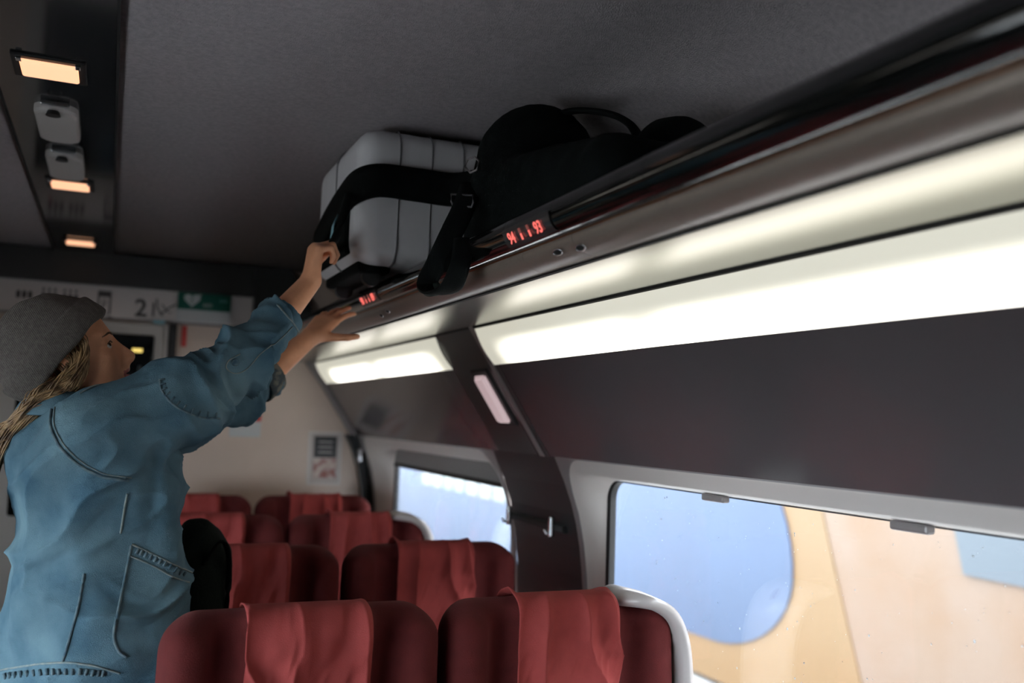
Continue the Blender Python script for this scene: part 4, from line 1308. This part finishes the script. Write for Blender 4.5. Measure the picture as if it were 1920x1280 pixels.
def jk_disp(V):
    P = V + WO
    wr = np.clip((P[:, 0] - .05) / .08, 0, 1) * np.clip((P[:, 2] - 1.40) / .08, 0, 1)
    wp_ = P + .035 * np.stack([vnoise(P * 9, 51), vnoise(P * 9, 52), vnoise(P * 9, 53)], 1)
    ax = nrm(WR - SR); al = wp_ @ ax; cr = wp_ @ nrm(np.cross(ax, [0, 1, 0]))
    # sleeve: folds that run slantwise over the arm, tighter towards the cuff
    sleeve = .022 * ridge(np.stack([al * 11 - cr * 9, cr * 4, P[:, 1] * 5], 1), 41) + .010 * ridge(np.stack([al * 26 + cr * 10, cr * 9, P[:, 1] * 9], 1), 47) - .012
    q = wp_ @ np.array([-.60, 0, .80]); al2 = wp_ @ np.array([.80, 0, .60])
    torso = .022 * ridge(np.stack([q * 8.5, al2 * 2.2, P[:, 1] * 3], 1), 43) + .008 * ridge(np.stack([q * 20, al2 * 6, P[:, 1] * 6], 1), 48) - .013
    low = np.clip((1.34 - P[:, 2]) / .25, 0, 1)
    drape = .026 * vnoise(np.stack([wp_[:, 0] * 13 + P[:, 2] * 4, P[:, 1] * 11, P[:, 2] * 2.0], 1), 45)
    d_ = np.linalg.norm(P - ER, axis=1)
    b = np.exp(-((d_ / .085) ** 2)) * .009 * np.sin(((P - ER) @ nrm(WR - ER)) * 120 + 4 * vnoise(P * 11, 46))
    # hollow under the raised arm
    arm = -.020 * np.exp(-(((P - np.array([.10, 2.12, 1.42])) / np.array([.03, .09, .10])) ** 2).sum(1))
    hemz = np.clip((P[:, 2] - 1.0) / .05, .1, 1)
    return (wr * sleeve + (1 - wr) * (torso + low * drape) + b + arm) * hemz + .0008 * vnoise(P * 90, 49)
jk = net_obj('denim_jacket', lambda P: f_jacket(P + WO), (-.27, -.37, .93), (.50, .41, 1.84), .0055, M['denim'], WM, it=1, disp=jk_disp)
# seams: pixel polylines are dropped onto the jacket's surface from the side
me = jk.data
bvh = BVHTree.FromPolygons([v.co.copy() for v in me.vertices], [tuple(p.vertices) for p in me.polygons])
def drape_px(px, n=40, lift=.0015):
    out = []
    for x, y, *_ in spline([(a, b, 0) for a, b in px], n):
        r_ = ray(x, y); r_ = r_ / np.linalg.norm(r_)
        h = bvh.ray_cast(Vector(CAM - WO), Vector(r_))
        if h[0] is None: continue
        nn = h[1] if h[1].dot(Vector(r_)) < 0 else -h[1]
        out.append(h[0] + nn * lift)
    return out
def seam(px, r_, mt='denim_dark', nm='seam', n=40, closed=False):
    pts = drape_px(px, n)
    if len(pts) > 2: return tube(nm, pts, r_, M[mt], jk, seg=6, closed=closed)
def stitches(px, n, r_=.0022, ln=5, mt='denim_dark'):
    P_ = drape_px(px, n)
    V_ = []; F_ = []
    for i in range(1, len(P_) - 1):
        t = (P_[i + 1] - P_[i - 1]).normalized(); up = t.cross(Vector((0, 1, 0))).normalized()
        v, f = tube(None, [P_[i] - up * .006, P_[i] + up * .006], r_, None, seg=6)
        b0 = len(V_); V_ += v; F_ += [tuple(b0 + q for q in g) for g in f]
    return link_mesh('stitch_puckers', V_, F_, M[mt], jk, smooth=True)
arm = [(98, 768), (96, 800), (112, 835), (145, 868), (190, 893), (240, 900)]
seam(arm, .0032); seam([(x + 6, y - 5) for x, y in arm], .0012, 'denim_light')
pk = [(300, 712), (305, 735), (330, 762), (370, 780), (412, 784)]
seam(pk, .0026); stitches([(x + 4, y - 6) for x, y in pk], 15)
seam([(238, 925), (232, 960), (226, 1000)], .0022, 'denim_light')
seam([(158, 1075), (146, 1140), (130, 1200), (118, 1240)], .0028)
seam([(246, 1022), (238, 1062), (222, 1140), (213, 1190), (222, 1220), (236, 1232)], .0030)
seam([(247, 1020), (285, 1038), (325, 1058), (359, 1074)], .0022, 'denim_light')
seam([(244, 1042), (285, 1060), (325, 1082), (354, 1092)], .0020, 'denim_light')
stitches([(252, 1030), (300, 1052), (350, 1080)], 12, .0028)
seam([(0, 1256), (60, 1246), (120, 1242), (175, 1248), (225, 1262)], .0022, 'denim_light')
stitches([(4, 1268), (100, 1258), (200, 1262)], 18, .0035)
seam([(520, 572), (545, 600), (566, 632)], .0022, 'denim_light')
seam([(548, 612), (520, 640), (490, 662), (462, 692), (440, 700), (424, 690), (428, 676), (450, 664)], .0014, 'denim_light')
seam([(150, 738), (172, 726), (186, 722)], .0018, 'denim_light')
bt = drape_px([(437, 684), (441, 680), (445, 676)], 4, .003)
if bt:
    bm = bmesh.new(); bmesh.ops.create_cone(bm, cap_ends=True, segments=18, radius1=.0085, radius2=.0075, depth=.005, matrix=Matrix.Translation(bt[len(bt) // 2]) @ Matrix.Rotation(math.pi / 2, 4, 'X'))
    obj('cuff_button', bm, M['denim_dark'], jk)
# collar standing round the neck
V_ = []; F_ = []
n_ = 36; k_ = 7
for i in range(n_):
    a = math.radians(-150 + 300 * i / (n_ - 1))          # open to the front
    for j in range(k_):
        t = j / (k_ - 1)
        rad = .070 + .030 * math.sin(t * math.pi * .5) + (.018 * max(0, t - .5) * 2)
        z = 1.555 + .055 * math.sin(min(1, t * 1.6) * math.pi / 2) - .050 * max(0, t - .5) * 2
        V_.append((-.068 - math.cos(a) * rad * 1.0, .004 + math.sin(a) * rad * 1.1, z - .02 * math.cos(a) * 0))
for i in range(n_ - 1):
    for j in range(k_ - 1): F_.append((i * k_ + j, i * k_ + j + 1, (i + 1) * k_ + j + 1, (i + 1) * k_ + j))
cl = link_mesh('collar', V_, F_, M['denim'], jk, smooth=True)
md = cl.modifiers.new('thick', 'SOLIDIFY'); md.thickness = .005
# turned-back lining at the far cuff
axl = nrm(CLf - EL)
o = tube('cuff_lining', [Vector(CLf - WO - axl * .052), Vector(CLf - WO - axl * .02), Vector(CLf - WO + axl * .002)], [.058, .0575, .0565], M['denim_inner'], jk, seg=28, caps=False)
md = o.modifiers.new('thick', 'SOLIDIFY'); md.thickness = .004
# trousers and shoes
def f_tr(P):
    Q = (P - np.array([0, 2.3, 0])) * np.array([1, .78, 1]) + np.array([0, 2.3, 0])
    d = s_cone(Q, (0, 2.3, 1.06), (-.005, 2.3, .90), .118, .150)
    for s_, kx in ((-1, .03), (1, -.02)):
        d = smin(d, s_cone(P, (-.005, 2.3 + s_ * .085, .88), (kx, 2.3 + s_ * .095, .50), .102, .072), .02)
        d = smin(d, s_cone(P, (kx, 2.3 + s_ * .095, .50), (kx - .02, 2.3 + s_ * .10, .09), .072, .056), .02)
    return smax(d, .07 - P[:, 2], .01)
net_obj('trousers', lambda P: f_tr(P + WO), (-.20, -.26, .03), (.20, .26, 1.14), .012, M['trousers'], WM, it=2)
for s_, kx in ((-1, .01), (1, -.04)):
    net_obj('shoe', lambda P: smax(smin(s_ell(P, (kx + .055, s_ * .105, .045), (.135, .048, .045)), s_ell(P, (kx, s_ * .10, .07), (.06, .045, .06)), .03), .002 - P[:, 2], .004), (kx - .12, s_ * .105 - .08, -.02), (kx + .24, s_ * .105 + .08, .16), .009, M['shoe'], WM, it=2)
